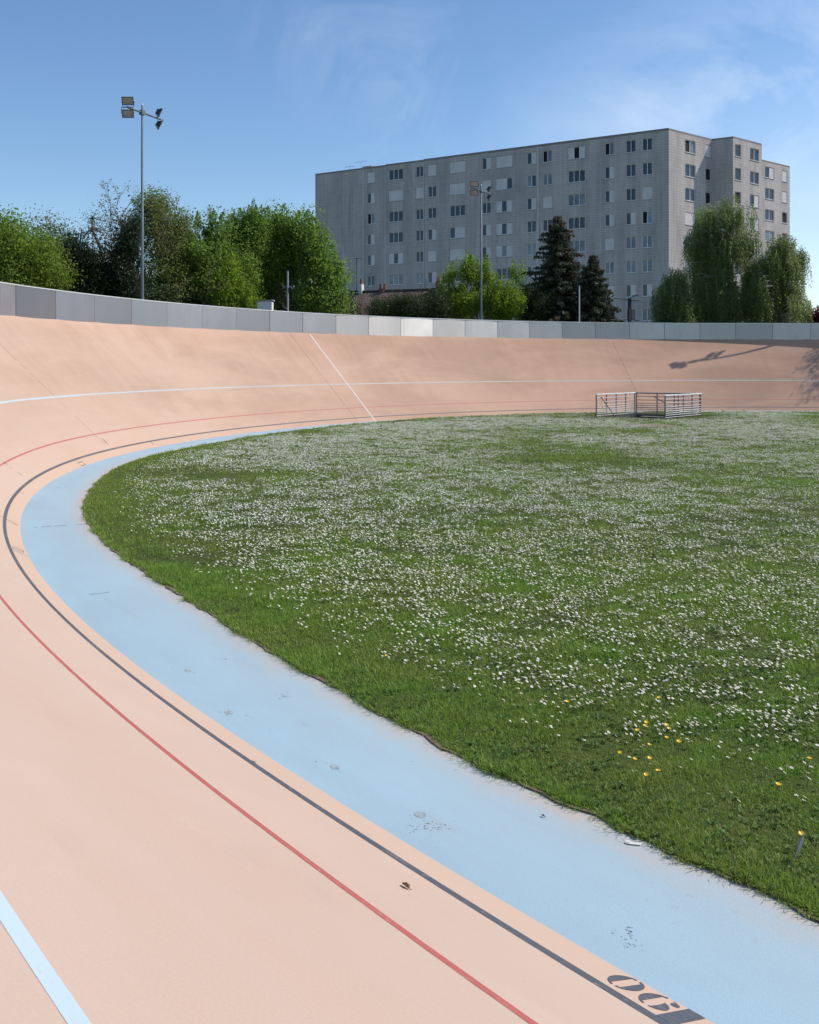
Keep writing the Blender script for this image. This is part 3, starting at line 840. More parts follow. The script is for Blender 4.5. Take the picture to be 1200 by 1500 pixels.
ey = np.stack([c + nz*.0022 + (a*math.cos(t) + b*math.sin(t))*.0040 for t in (0, 1.57, 3.14, 4.71)], 1)
k = len(c); ef = np.array([[0, 1, 2], [0, 2, 3]])[None] + (np.arange(k)*4)[:, None, None]
V2, F2 = merge([(V, Fc), (ey.reshape(-1, 3), ef.reshape(-1, 3))])
mi = np.concatenate([mi, np.ones(len(F2) - len(mi), int)])
tag(np_mesh('daisies', V2, F2, 3, [M['petal'], M['yellow']], mi=mi), kind='stuff')

# buttercups
def buttercup():
    mb = MB(); h = .082; c = Vector((.006, -.004, h))
    for j in range(5):
        t = 6.283*j/5; d = Vector((math.cos(t), math.sin(t), 0)); s = Vector((-math.sin(t), math.cos(t), 0)); z = Vector((0, 0, .005))
        mb.face([c, c + d*.007 - s*.007 + z*.5, c + d*.013 - s*.005 + z*1.2, c + d*.013 + s*.005 + z*1.2, c + d*.007 + s*.007 + z*.5], 0)
    mb.tube([(0, 0, 0), (.003, 0, h*.5), c], .0011, 4, 1)
    return mb
BC = [(1.54, 6.21), (1.48, 6.10), (1.45, 6.01), (1.64, 6.12), (1.65, 6.05), (1.60, 5.92), (1.66, 5.84), (1.44, 5.79), (1.27, 5.68), (1.40, 5.62), (1.31, 5.58), (1.34, 5.38), (1.40, 5.38), (2.01, 5.22), (1.93, 4.69), (2.33, 5.55), (1.08, 6.54), (-.19, 7.58), (1.74, 6.58)]
bc0 = None
for x, y in BC:
    if bc0 is None: o = bc0 = buttercup().build('buttercup', [M['yellow'], M['stem']])
    else: o = bc0.copy(); COL.objects.link(o)
    tag(o, 'small yellow buttercup standing in the short grass near the blue band', 'flower', 'yellow buttercups in the grass')
    o.location = (x, y, .008); o.rotation_euler = (rnd.gauss(.12, .1), rnd.gauss(.05, .1), rnd.uniform(-.4, .4)); s = rnd.uniform(.95, 1.2); o.scale = (s, s, s)

# feather stuck in the turf, scrap of paper, dry leaf, twigs
mb = MB(); p0 = Vector((1.855, 4.56, .03)); up = Vector((.30, -.10, 1)).normalized(); sd = Vector((.9, -.35, -.05)).normalized()
prof = [(0, .002), (.03, .005), (.05, .011), (.08, .0125), (.105, .010), (.122, .005), (.13, .001)]
for (h0, w0), (h1, w1) in zip(prof, prof[1:]):
    for s, m in ((-1, 0), (1, 1)):
        q = [p0 + up*h0, p0 + up*h0 + sd*w0*s*.9, p0 + up*(h1 + .004) + sd*w1*s*.9, p0 + up*h1]
        mb.face([x + Vector((0, -.0025*abs(s), 0)) if k in (1, 2) else x for k, x in enumerate(q)], m)
mb.tube([p0 - up*.02, p0 + up*.06, p0 + up*.13], [.0015, .0012, .0005], 5, 2)
tag(mb.build('feather', [plain('grey_vane', (.30, .30, .295), .8, scale=80), plain('pale_vane', (.52, .52, .51), .8, scale=80), M['petal']], base=p0), 'grey and white bird feather standing upright in the turf at the edge of the lawn', 'feather')
mb = MB(); c = Vector((1.13, 4.75, .006))
d1, d2 = Vector((.030, -.006, 0)), Vector((.004, .010, 0))
mb.box(c, d1, d2, (0, 0, .0012)); mb.box(c + Vector((-.030, .012, .002)), d1*.4, d2*.8, (0, .003, .003))
tag(mb.build('paper_scrap', M['render'], base=c), 'narrow scrap of white paper on the blue band beside the turf', 'litter')
def dry_leaf(t, s, label, sz=.03):
    mb = MB(); c = surf(t, s, .004); x, y, h, b = fr(t); T_ = Vector((math.cos(h), math.sin(h), 0)); S_ = Vector((-math.sin(h)*math.cos(b), math.cos(h)*math.cos(b), math.sin(b) if s > 0 else 0)); U_ = T_.cross(S_)*1.0
    if U_.z < 0: U_ = -U_
    for sgn in (-1, 1):
        mb.face([c - T_*sz, c - T_*sz*.4 + S_*sz*.5*sgn + U_*sz*.45, c + T_*sz*.5 + S_*sz*.4*sgn + U_*sz*.6, c + T_*sz + U_*sz*.15], 0)
    mb.tube([c - T_*sz, c - T_*sz*1.5 + U_*.006], .0012, 4, 0)
    return tag(mb.build('dry_leaf', plain('brown_dry_leaf', (.19, .10, .05), .8, scale=60, var=.4), base=c), label, 'leaf')
dry_leaf(9.26, .494, 'curled brown dry leaf on the peach track just above the dark line', .026)
dry_leaf(9.55, -.735, 'tiny dark dry leaf on the blue band close to the turf', .014)
def twig(x, y, az, L, label):
    mb = MB(); d = Vector((math.cos(az), math.sin(az), 0)); n_ = Vector((-d.y, d.x, 0)); c = Vector((x, y, .006))
    mb.tube([c - d*L/2, c + n_*.006 + Vector((0, 0, .005)), c + d*L/2], .0025, 5); mb.tube([c, c + d*L*.2 - n_*.02 + Vector((0, 0, .012))], .0016, 4)
    tag(mb.build('twig', M['woodpole'], base=c), label, 'twig')
twig(1.77, 4.12, .5, .075, 'short dark twig lying at the edge of the turf by the blue band')
tag_p = surf(48.0, -.3, .02)

# bare earth spot in front of the railings
mb = MB(); c0 = at(935, 628, 36.2)
pp = [(9.55 + 1.05*math.cos(a)*(1 + rnd.uniform(-.25, .25)), 37.6 + 1.0*math.sin(a)*(1 + rnd.uniform(-.25, .25)), .045) for a in np.linspace(0, 6.283, 19)[:-1]]
mb.face(pp); tag(mb.build('bare_soil', M['soil']), kind='structure')

# ------------------------------------------------------------------ three tubular railings round the pit
RZ = [1.07, .90, .72, .56, .45, .35, .26, .17, .07]
def railing(A, B, nposts, label, brace=None, pale=True):
    d = B - A; L = d.length; d = d/L; n_ = Vector((-d.y, d.x, 0))
    root = empty('metal_railing', A, label, 'railing', 'railings round the sunken access')
    for i, z in enumerate(RZ):
        mb = MB(); r = .034 if i == 0 else .017
        mb.tube([A + Vector((0, 0, z)) - d*(.05 if i == 0 else 0), B + Vector((0, 0, z)) + d*(.05 if i == 0 else 0)], r, 8)
        mb.build('handrail' if i == 0 else 'rail', M['alu'] if i == 0 and pale else (M['railpaint'] if pale else M['railpost']), root, True)
    for i in range(nposts):
        p = A + d*(L*i/(nposts - 1)) + n_*.022
        mb = MB(); mb.box(p + Vector((0, 0, .52)), d*.022, n_*.020, (0, 0, .52)); mb.build('post', M['railpost'], root)
    if brace:
        p, q = brace
        mb = MB(); mb.tube([p, q], .020, 6); mb.build('brace', M['railpost'], root)
    return root
perp = (RN - LN).normalized()
railing(LN, LF, 5, 'left side railing of the pit, pale tubes with a slanting brace at its near end', (LN + Vector((.25, .25, .95)), LN + (LF - LN)*.30 + perp*.30 + Vector((0, 0, .0))))
railing(RN, RF, 5, 'right side railing of the pit, pale tubes on dark posts', (RN + Vector((.0, 0, .72)), RN + (RF - RN)*.02 - perp*.55 + Vector((0, .0, 1.0))))
railing(LF + perp*.06, RF - perp*.06, 4, 'back railing of the pit, thin dark tubes between the two side railings', None, False)
mb = MB(); pa = cen + (RN - cen)*.62 - perp*.25 + Vector((0, 0, .06))
mb.box(pa, (LN - RN).normalized()*.55, (LF - LN).normalized()*.11, (0, 0, .02))
tag(mb.build('wooden_plank', M['plank'], base=pa), 'pale wooden plank lying by the mouth of the pit between the railings', 'plank')

# ------------------------------------------------------------------ floodlight masts
def floodlight(parent, c, face, tilt, sgn):
    """rectangular floodlight at c, looking along 'face' (azimuth) and tilted; sgn +1 above, -1 below the arm"""
    cf, sf, ct, st = math.cos(face), math.sin(face), math.cos(tilt), math.sin(tilt)
    f = Vector((cf*ct, sf*ct, st)); x = Vector((-sf, cf, 0)); u = x.cross(f)*-1
    if u.z < 0: u = -u
    c = Vector(c); mb = MB(); hw, hh, dp = .225, .16, .10
    A = [c + x*a*hw + u*b*hh for a, b in ((-1, -1), (1, -1), (1, 1), (-1, 1))]
    Bk = [c - f*dp + x*a*hw*.62 + u*b*hh*.6 for a, b in ((-1, -1), (1, -1), (1, 1), (-1, 1))]
    Fw = [p + f*.03 for p in A]
    for k in range(4):
        j = (k + 1) % 4; mb.face([A[k], A[j], Bk[j], Bk[k]]); mb.face([A[k], Fw[k], Fw[j], A[j]])
    mb.face(Bk)
    In = [c + x*a*(hw - .022) + u*b*(hh - .022) + f*.03 for a, b in ((-1, -1), (1, -1), (1, 1), (-1, 1))]
    for k in range(4): j = (k + 1) % 4; mb.face([Fw[k], Fw[j], In[j], In[k]])
    mb.box(c - f*.13, x*.09, u*.10, f*.03)
    o = mb.build('floodlight', M['lamphouse'], parent)
    lb = MB(); Li = [p - f*.006 for p in In]; lb.face(Li); lb.build('lens', M['lens'], o)
    bb = MB(); e = c - u*sgn*(hh + .07)
    for s in (-1, 1): bb.tube([c + x*s*(hw + .012), e + x*s*(hw + .012) * .9], .012, 5)
    bb.tube([e - x*hw*.92, e + x*hw*.92], .013, 5)
    bb.build('bracket', M['galvpole'], o)
def mast(base, ztop, arm_az, fa, fb, label):
    base = Vector(base)
    root = empty('floodlight_mast', base, label, 'floodlight', 'floodlight masts outside the track barrier')
    top_ = Vector((base.x, base.y, ztop))
    mb = MB(); mb.tube([base, base + Vector((0, 0, 3.2)), top_], [.072, .062, .042], 14); mb.build('pole', M['galvpole'], root, True)
    mb = MB(); mb.tube([base, base + Vector((0, 0, .03))], .22, 10); mb.tube([base + Vector((0, 0, .03)), base + Vector((0, 0, .12))], .12, 10); mb.build('base_plate', M['galvpole'], root)
    d = Vector((math.cos(arm_az), math.sin(arm_az), 0)); za = ztop - .28
    c = Vector((base.x, base.y, za))
    mb = MB(); mb.tube([c - d*.88, c + d*1.12], .042, 8); mb.box(c, d*.10, Vector((-d.y, d.x, 0))*.075, (0, 0, .09)); mb.build('crossarm', M['galvpole'], root)
    for s, face in ((-1, fa), (1, fb)):
        e = c + d*(-.84 if s < 0 else 1.08)
        floodlight(root, e + Vector((0, 0, .245)), face, -.42, 1)
        floodlight(root, e - Vector((0, 0, .245)), face, -.50, -1)
    mb = MB(); mb.tube([top_, top_ + Vector((0, 0, .10))], [.03, .02], 6); mb.build('cap', M['alu'], root)
    return root
def mast_at(px, Y, ztop, arm, fa, fb, label):
    x = (px - 600)/F*Y
    return mast((x, Y, 2.2), ztop, R(arm), R(fa), R(fb), label)
mast_at(208.5, 37.4, 12.70, 66, -88, 20, 'tallest looking floodlight mast, rising in front of the left trees with four lamps')
mast_at(705, 53.6, 12.62, 58, -112, -5, 'floodlight mast in front of the apartment block and the yellow-green tree')
mast((25.1, 55.6, 2.2), 12.50, R(20), R(-120), R(-40), 'floodlight mast mostly beyond the right edge, casting its shadow on the far bank')
# thin poles behind the barrier
def thin_pole(px, Y, ytop, label, r=.045, fit=None):
    p = at(px, ytop, Y); b = Vector((p.x, p.y, 2.0))
    root = empty('street_pole', b, label, 'pole')
    mb = MB(); mb.tube([b, p], [r*1.2, r], 10); mb.build('pole', M['polegrey'], root, True)
    mb = MB(); mb.tube([p, p + Vector((0, 0, .05))], r*1.15, 8); mb.build('cap', M['galvpole'], root)
    if fit:
        z = at(px, fit, Y).z
        for s in (-1, 1):
            fb = MB(); fb.box((p.x + s*.17, p.y - .02, z - .05), (.065, .02, -.035*s), (0, .05, 0), (0, 0, .03)); fb.tube([(p.x, p.y, z + .05), (p.x + s*.2, p.y, z)], .014, 5)
            fb.build('spotlight', M['galvpole'], root)
    return root
thin_pole(421.5, 45.2, 398, 'slim pale grey pole with two small spotlights, under the big maple by the white pillar', .048, 420)
thin_pole(848.5, 56.5, 419, 'slim plain grey pole between the two dark spruces', .048)
# dark timber utility pole with its crossarm and wires
p = at(922.5, 437, 62); b = Vector((p.x, p.y, -.35))
root = empty('utility_pole', b, 'dark timber utility pole with a thin crossarm, right of the small spruce', 'pole')
mb = MB(); mb.tube([b, p], [.15, .115], 10); mb.build('pole', M['woodpole'], root, True)
mb = MB(); mb.tube([p + Vector((-1.05, -.3, -.02)), p + Vector((0, -.14, -.12)), p + Vector((.62, -.1, -.2))], .028, 6); mb.build('crossarm', M['woodpole'], root)
mb = MB(); mb.box(p + Vector((.30, -.15, .16)), (.19, 0, .03), (0, .10, 0), (0, 0, .05)); mb.tube([p + Vector((.02, -.1, .0)), p + Vector((.15, -.12, .13))], .02, 5); mb.build('lamp', M['galvpole'], root)
mb = MB(); q0 = at(894, 468.5, 60)
mb.tube([q0, p + Vector((0, -.1, -1.42)), p + Vector((.7, .4, -1.45))], .02, 4); mb.build('wire', M['dark'], root)
# white rendered pillar behind the barrier
p = at(389, 442, 43.6); b = Vector((p.x, p.y, 3.0))
root = empty('white_pillar', b, 'square white rendered pillar with a thin flat cap, just behind the barrier', 'pillar')
hw = .33
mb = MB(); mb.abox(p.x - hw, p.x + hw, p.y - .3, p.y + .3, 2.6, p.z); mb.build('shaft', M['render'], root)
mb = MB(); mb.box((p.x + .01, p.y, p.z + .02), (hw + .05, 0, .035), (0, .36, 0), (0, 0, .022)); mb.build('cap_slab', M['conc'], root)
# ------------------------------------------------------------------ apartment block
BC_ = Vector((28.46, 103.9, 0)); ZR = 28.45; ZB = -.35
dL = Vector((-.862, .507, 0)).normalized(); dR = Vector((.789, .615, 0)).normalized()
nL = Vector((dL.y, -dL.x, 0)); nL = nL if nL.y < 0 else -nL
nR = Vector((dR.y, -dR.x, 0)); nR = nR if nR.y < 0 else -nR
def hit(px, P, d):
    k = (px - 600)/F; return (k*P.y - P.x)/(d.x - k*d.y)
LEN = hit(462, BC_, dL)
P1 = BC_ + dR*hit(1043, BC_, dR)
P2 = P1 - dL*hit(1074, P1, -dL)
E2 = P2 + dR*hit(1116, P2, dR)
P3 = E2*1.0 + dL*5.0                       # third block stands back
l3 = hit(1157, P3, dR); E3 = P3 + dR*l3
block = empty('apartment_block', BC_, 'long grey tile-clad apartment block of many storeys behind the trees', 'apartment building')
TOPZ = [27.75 - 2.70*k for k in range(10)]; WHT = 1.40
def lpx(P, d, a, b):
    q = sorted((hit(a, P, d), hit(b, P, d))); return q
O, C, H, Lh, Mi, D = 'O', 'C', 'H', 'L', 'M', 'D'
colsL = [((538, 549), 2, 'CHDHHO..'), ((569.3, 590.7), 3, 'OCOOMo..'), ((609, 621), 2, 'OCOOOo..'), ((626.7, 639.3), 2, 'COOHCH..'),
         ((658.7, 681.7), 3, 'CCOHC...'), ((706, 719.3), 2, 'HCOHH...'), ((726.7, 750.7), 3, 'CLMMm...'), ((772, 785.7), 2, 'HMHOoH..'),
         ((795, 809), 2, 'DoCOC...'), ((832, 857.5), 3, 'ExoOoo..'.replace('x', 'O')), ((886, 900), 2, 'DHHHCoC.'), ((916.7, 931.7), 2, 'OOOHooHO'), ((940.7, 955.7), 2, 'OOCDooHo')]
colsR1 = [((1004, 1019), 2, 'DOOCOo..'), ((1034, 1042.0), 1, 'CDD.....')]
colsR2 = [((1077, 1085.7), 1, 'OOD.....'), ((1099, 1112), 2, 'OOHHH...')]
colsR3 = [((1121, 1134), 2, 'HOOoH...'), ((1146, 1153.3), 1, 'CCDD....')]
hidden = MB()
def window(P, d, n, l0, l1, z0, z1, leaves, st):
    """one window set in its reveal: white frame, panes or shutters, sill"""
    dep = .10
    def Q(l, z, o=0.0): return P + d*l + n*o + Vector((0, 0, z))
    hid = st == '.'
    fm = hidden if hid else MB()
    fw = .07
    def bar(la, lb, za, zb, o0, o1, mb, mi=0): mb.box(Q((la+lb)/2, (za+zb)/2, (o0+o1)/2), d*((lb-la)/2), n*((o1-o0)/2), (0, 0, (zb-za)/2), mi)
    bar(l0, l0+fw, z0, z1, -dep-.05, -dep+.02, fm); bar(l1-fw, l1, z0, z1, -dep-.05, -dep+.02, fm)
    bar(l0+fw, l1-fw, z1-fw, z1, -dep-.05, -dep+.02, fm); bar(l0+fw, l1-fw, z0, z0+fw, -dep-.05, -dep+.02, fm)
    ws = (l1-l0-2*fw)/leaves
    for k in range(1, leaves): bar(l0+fw+ws*k-.035, l0+fw+ws*k+.035, z0+fw, z1-fw, -dep-.045, -dep+.025, fm)
    if hid:
        for k in range(leaves): fm.face([Q(l0+fw+ws*k, z0+fw, -dep-.03), Q(l0+fw+ws*(k+1), z0+fw, -dep-.03), Q(l0+fw+ws*(k+1), z1-fw, -dep-.03), Q(l0+fw+ws*k, z1-fw, -dep-.03)], 1)
        return
    w = fm.build('window', M['frame'], block)
    cur = {O: 'g'*leaves, 'o': 'c'*leaves, C: 's'*leaves, H: 'g' + 's'*(leaves-1), Lh: 's'*(leaves-1) + 'g', Mi: 'sgs'[:leaves] if leaves == 3 else 'cg', 'm': 'scs'[:leaves] if leaves == 3 else 'cc', D: 'd' + 'c'*(leaves-1), 'E': 'sds'[:leaves]}[st]
    if d is dL: cur = cur[::-1]           # listed left to right in the picture; l runs the other way here
    for k, s in enumerate(cur):
        a, b = l0+fw+ws*k + (.035 if k else 0), l0+fw+ws*(k+1) - (.035 if k < leaves-1 else 0)
        if s == 's': continue
        pb = MB(); pb.face([Q(a, z0+fw, -dep-.03), Q(b, z0+fw, -dep-.03), Q(b, z1-fw, -dep-.03), Q(a, z1-fw, -dep-.03)])
        pb.build('pane', M[{'g': 'glass', 'c': 'curtain', 'd': 'void'}[s]], w)
    runs = []
    for k, s in enumerate(cur):
        if s == 's':
            if runs and runs[-1][1] == k: runs[-1][1] = k+1
            else: runs.append([k, k+1])
    for k0, k1 in runs:
        a, b = l0+fw*.5+ws*k0, l0+fw*1.5+ws*k1; sb = MB(); m = max(3, int((b-a)/.13)); sw = (b-a)/m
        for j in range(m): bar(a+sw*j+.008, a+sw*(j+1)-.008, z0+.03, z1-.03, -dep+.03, -dep+.055 + .006*(j % 2), sb)
        bar(a, b, z0+.02, z1-.02, -dep+.022, -dep+.03, sb)
        sb.build('shutter', M['shutter'], w)
    sb = MB(); bar(l0-.05, l1+.05, z0-.07, z0-.003, -dep+.03, .055, sb); sb.build('sill', M['sill'], w)
def facade(P, d, n, length, cols, name, zt=ZR, rows=8):
    ops = []
    for (a, b), lv, st in cols:
        q = lpx(P, d, a, b); ops.append((q[0], q[1], lv, st))
    ops.sort()
    ls = [0.0] + [x for o in ops for x in o[:2]] + [length]
    zs = sorted([ZB, zt] + [z for k in range(rows) for z in (TOPZ[k], TOPZ[k]-WHT)])
    mb = MB()
    def Q(l, z, o=0.0): return P + d*l + n*o + Vector((0, 0, z))
    openl = {(round(o[0], 4), round(o[1], 4)) for o in ops}; openz = {(round(TOPZ[k]-WHT, 4), round(TOPZ[k], 4)) for k in range(rows)}
    flip = d.cross(Vector((0, 0, 1))).dot(n) < 0
    def add(pts, uv): 
        if flip: pts, uv = pts[::-1], uv[::-1]
        mb.face(pts, 0, uv)
    for a, b in zip(ls, ls[1:]):
        for z0, z1 in zip(zs, zs[1:]):
            if b - a < 1e-4 or z1 - z0 < 1e-4: continue
            if (round(a, 4), round(b, 4)) in openl and (round(z0, 4), round(z1, 4)) in openz:
                r = -.20
                for (la, za, lb, zb) in ((a, z0, b, z0), (b, z0, b, z1), (b, z1, a, z1), (a, z1, a, z0)):
                    add([Q(la, za), Q(lb, zb), Q(lb, zb, r), Q(la, za, r)], [(la, za), (lb, zb), (lb+.2, zb), (la+.2, za)])
                continue
            add([Q(a, z0), Q(b, z0), Q(b, z1), Q(a, z1)], [(a, z0), (b, z0), (b, z1), (a, z1)])
    mb.build(name, M['facade'], block)
    for l0, l1, lv, st in ops:
        for k in range(rows): window(P, d, n, l0, l1, TOPZ[k]-WHT, TOPZ[k], lv, st[k] if k < len(st) else '.')
facade(BC_, dL, nL, LEN, colsL, 'facade')
facade(BC_, dR, nR, (P1 - BC_).length, colsR1, 'facade')
facade(P2, dR, nR, (E2 - P2).length, colsR2, 'facade')
facade(P3, dR, nR, l3, colsR3, 'facade')
hb = hidden.build('window', [M['frame'], M['glass']], block); hb['kind'] = 'stuff'
def wallq(A, B, zt, name):
    mb = MB(); L = (B - A).length
    mb.face([A + Vector((0, 0, ZB)), B + Vector((0, 0, ZB)), B + Vector((0, 0, zt)), A + Vector((0, 0, zt))], 0, [(0, ZB), (L, ZB), (L, zt), (0, zt)])
    mb.build(name, M['facade'], block)
A0 = BC_ + dL*LEN; BK = (P3 - P2).length
thick = (E3 - BC_).dot(dR)
A1 = A0 + dR*16; E4 = E3 + dL*30; 
wallq(P1, P2, ZR, 'side_wall'); wallq(E2, P3, ZR, 'side_wall'); wallq(A0, A1, ZR, 'side_wall'); wallq(E3, E4, ZR, 'side_wall'); wallq(E4, A1, ZR, 'rear_wall')
mb = MB(); mb.face([p + Vector((0, 0, ZR - .15)) for p in (BC_, P1, P2, E2, P3, E3, E4, A1, A0)]); mb.build('roof', M['conc'], block)
# parapet, in stretches of slightly different height
def par(A, B, z0, z1, n, o=.03):
    mb = MB(); d = (B - A); L = d.length; d.normalize(); c = (A + B)/2 + n*(-.10 + o) + Vector((0, 0, (z0+z1)/2))
    mb.box(c, d*(L/2 - .002), n*.10, (0, 0, (z1-z0)/2)); mb.build('parapet', M['parapet'], block)
lp = [hit(q, BC_, dL) for q in (565, 621)]
par(BC_ + dL*.03, BC_ + dL*lp[1], 28.30, 28.56, nL); par(BC_ + dL*lp[1], BC_ + dL*lp[0], 28.27, 28.50, nL, .028); par(BC_ + dL*lp[0], A0, 28.22, 28.42, nL, .026)
par(BC_ + dR*.0, P1, 28.32, 28.52, nR, .012); par(P2, E2, 28.34, 28.54, nR, .012); par(P3, E3, 28.32, 28.50, nR, .012); par(P1, P2 , 28.33, 28.53, nL, .010)
for q, r in ((533, .035), (565, .035), (621, .035), (789, .07)):
    l = hit(q, BC_, dL); p = BC_ + dL*l + nL*(.06 + r)
    mb = MB(); mb.tube([p + Vector((0, 0, ZB)), p + Vector((0, 0, 28.2))], r, 6); mb.build('drainpipe', M['shutter'], block)
# aerials and a vent on the far roof corner
p = BC_ + dL*hit(519, BC_, dL) + dR*.6 + Vector((0, 0, ZR))
root = empty('roof_aerial', p, 'thin television aerials beside a low vent on the far end of the block roof', 'aerial')
mb = MB()
for o, h, l in ((-1.3, .50, 1.5), (.5, .95, 1.7)):
    q = p + dL*-o
    mb.tube([q, q + Vector((0, 0, h))], .018, 5); mb.tube([q + dL*l*.5 + Vector((0, 0, h)), q - dL*l*.5 + Vector((0, 0, h))], .014, 4)
    for k in range(5): 
        e = q + dL*(k/4 - .5)*l + Vector((0, 0, h)); mb.tube([e - dR*.2, e + dR*.2], .008, 4)
mb.build('aerial', M['dark'], root)
mb = MB(); mb.box(p + dL*-1.3 + dR*.5 + Vector((0, 0, .12)), dL*.7, dR*.4, (0, 0, .2)); mb.build('vent', M['conc'], root)

# ------------------------------------------------------------------ low house with a tiled roof
hl, hr = at(512, 428.5, 74.5), at(649, 423.5, 71.5)
zr = (hl.z + hr.z)/2; A = Vector((hl.x, hl.y, 0)); B = Vector((hr.x, hr.y, 0)); d = (B - A).normalized(); n_ = Vector((d.y, -d.x, 0)); L = (B - A).length
house = empty('house', A, 'low house with a red-brown tiled roof, half hidden by the dark hedge', 'house')
ze = zr - 3.0; run = 4.2
for s in (1, -1):
    mb = MB(); q = [A + n_*run*s, B + n_*run*s, B, A]; zz = [ze, ze, zr, zr]
    pts = [p + Vector((0, 0, z)) for p, z in zip(q, zz)]
    if s < 0: pts = pts[::-1]
    mb.face(pts, 0, [(0, 0), (L, 0), (L, 5.1), (0, 5.1)] if s > 0 else [(0, 5.1), (L, 5.1), (L, 0), (0, 0)])
    mb.build('roof', M['roof'], house)
mb = MB(); mb.tube([A + Vector((0, 0, zr + .02)), B + Vector((0, 0, zr + .02))], .11, 8); mb.build('ridge', M['roof'], house)
mb = MB()
i_ = .35
for s in (1, -1): mb.face([A + d*i_ + n_*(run-.4)*s + Vector((0, 0, ZB)), B - d*i_ + n_*(run-.4)*s + Vector((0, 0, ZB)), B - d*i_ + n_*(run-.4)*s + Vector((0, 0, ze + .2)), A + d*i_ + n_*(run-.4)*s + Vector((0, 0, ze + .2))])
for e in (A + d*i_, B - d*i_): mb.face([e + n_*(run-.4) + Vector((0, 0, ZB)), e - n_*(run-.4) + Vector((0, 0, ZB)), e - n_*(run-.4) + Vector((0, 0, ze+.2)), e + Vector((0, 0, zr - .1)), e + n_*(run-.4) + Vector((0, 0, ze+.2))])
mb.build('wall', M['cream'], house)
for px, w, zt, pots, mat in ((528, .30, .55, 1, 'render'), (560.5, .38, .10, 2, 'brick'), (642, .34, .55, 1, 'brick')):
    l = (Vector((at(px, 425, 73).x, 0, 0)).x - A.x)/d.x; c = A + d*l
    mb = MB(); mb.box(c + Vector((0, 0, zr - .4 + (zt + .4)/2)), d*w/2, n_*.22, (0, 0, (zt + .5)/2)); st = mb.build('chimney', M[mat], house)
    for k in range(pots):
        q = c + d*((k - (pots-1)/2)*.34) + Vector((0, 0, zr + zt - .02)); mb = MB()
        mb.tube([q, q + Vector((0, 0, .22)), q + Vector((0, 0, .24)), q + Vector((0, 0, .50))], [.13, .13, .10, .085], 8); mb.build('chimney_pot', M['brick'], st)
p = at(522.5, 378, 73.8); b = Vector((p.x, p.y, zr - .2))
root = empty('house_aerial', b, 'tall thin aerial pole at the left end of the tiled house roof', 'aerial')
mb = MB(); mb.tube([b, p], .03, 5); mb.build('pole', M['dark'], root)
mb = MB(); mb.tube([p + Vector((-.10, 0, -.03)), p + Vector((.34, 0, -.03))], .02, 4); mb.tube([p + Vector((.3, -.3, -.05)), p + Vector((.3, .3, -.05))], .014, 4); mb.build('crossbar', M['dark'], root)

# ------------------------------------------------------------------ trees
def cards(C_, size, up=.0, asp=.62, norm=None):
    """diamond leaf cards round centres"""
    n = len(C_); a = rng.normal(0, 1, (n, 3)); a[:, 2] += up; a /= np.linalg.norm(a, axis=1)[:, None]
    r = rng.normal(0, 1, (n, 3)); b = np.cross(a, r); b /= np.maximum(1e-6, np.linalg.norm(b, axis=1))[:, None]
    s = size*rng.uniform(.6, 1.3, n)[:, None]
    V = np.stack([C_ - a*s*.5, C_ - b*s*asp*.5, C_ + a*s*.5, C_ + b*s*asp*.5], 1)
    return V.reshape(-1, 3)
def quads(V): return np.arange(len(V)).reshape(-1, 4)
def branch(mb, p, d, L, r, lvl, r_, tips, kids=3, up=.25, spread=.6, segs=4):
    pts, rad, q, dd = [Vector(p)], [r], Vector(p), Vector(d).normalized()
    for k in range(segs):
        dd = (dd + Vector((r_.gauss(0, .12), r_.gauss(0, .12), r_.gauss(0, .08) + up*.15))).normalized()
        q = q + dd*L/segs; pts.append(q.copy()); rad.append(max(.011, r*(1 - .55*(k+1)/segs)))
        if lvl > 0 and k >= 1:
            for _ in range(kids if k == segs-1 else max(1, kids-1)):
                s = Vector((r_.gauss(0, 1), r_.gauss(0, 1), r_.gauss(0, .5))).normalized()
                nd = (dd + s*spread + Vector((0, 0, up))).normalized()
                branch(mb, q, nd, L*r_.uniform(.5, .72), rad[-1]*.65, lvl-1, r_, tips, kids, up, spread, max(3, segs-1))
    mb.tube(pts, rad, 7 if r > .06 else (5 if r > .025 else 3), 0, cap=False)
    tips.append((pts[-1], dd.copy()))
def crown_clumps(lobes, n, r_, gap=.30, seed=1):
    out = []
    vol = [l[3]*l[4]*l[5] for l in lobes]
    while len(out) < n:
        l = r_.choices(lobes, vol)[0]
        v = Vector((r_.gauss(0, 1), r_.gauss(0, 1), r_.gauss(0, 1))).normalized()*(r_.random()**.42)
        x, y, z = l[0] + v.x*l[3], l[1] + v.y*l[4], l[2] + v.z*l[5]
        if vnoise(np.array([x + z*.7]), np.array([y - z*.6 + z]), 1.1, seed)[0] < gap: continue
        out.append((x, y, z))
    return out
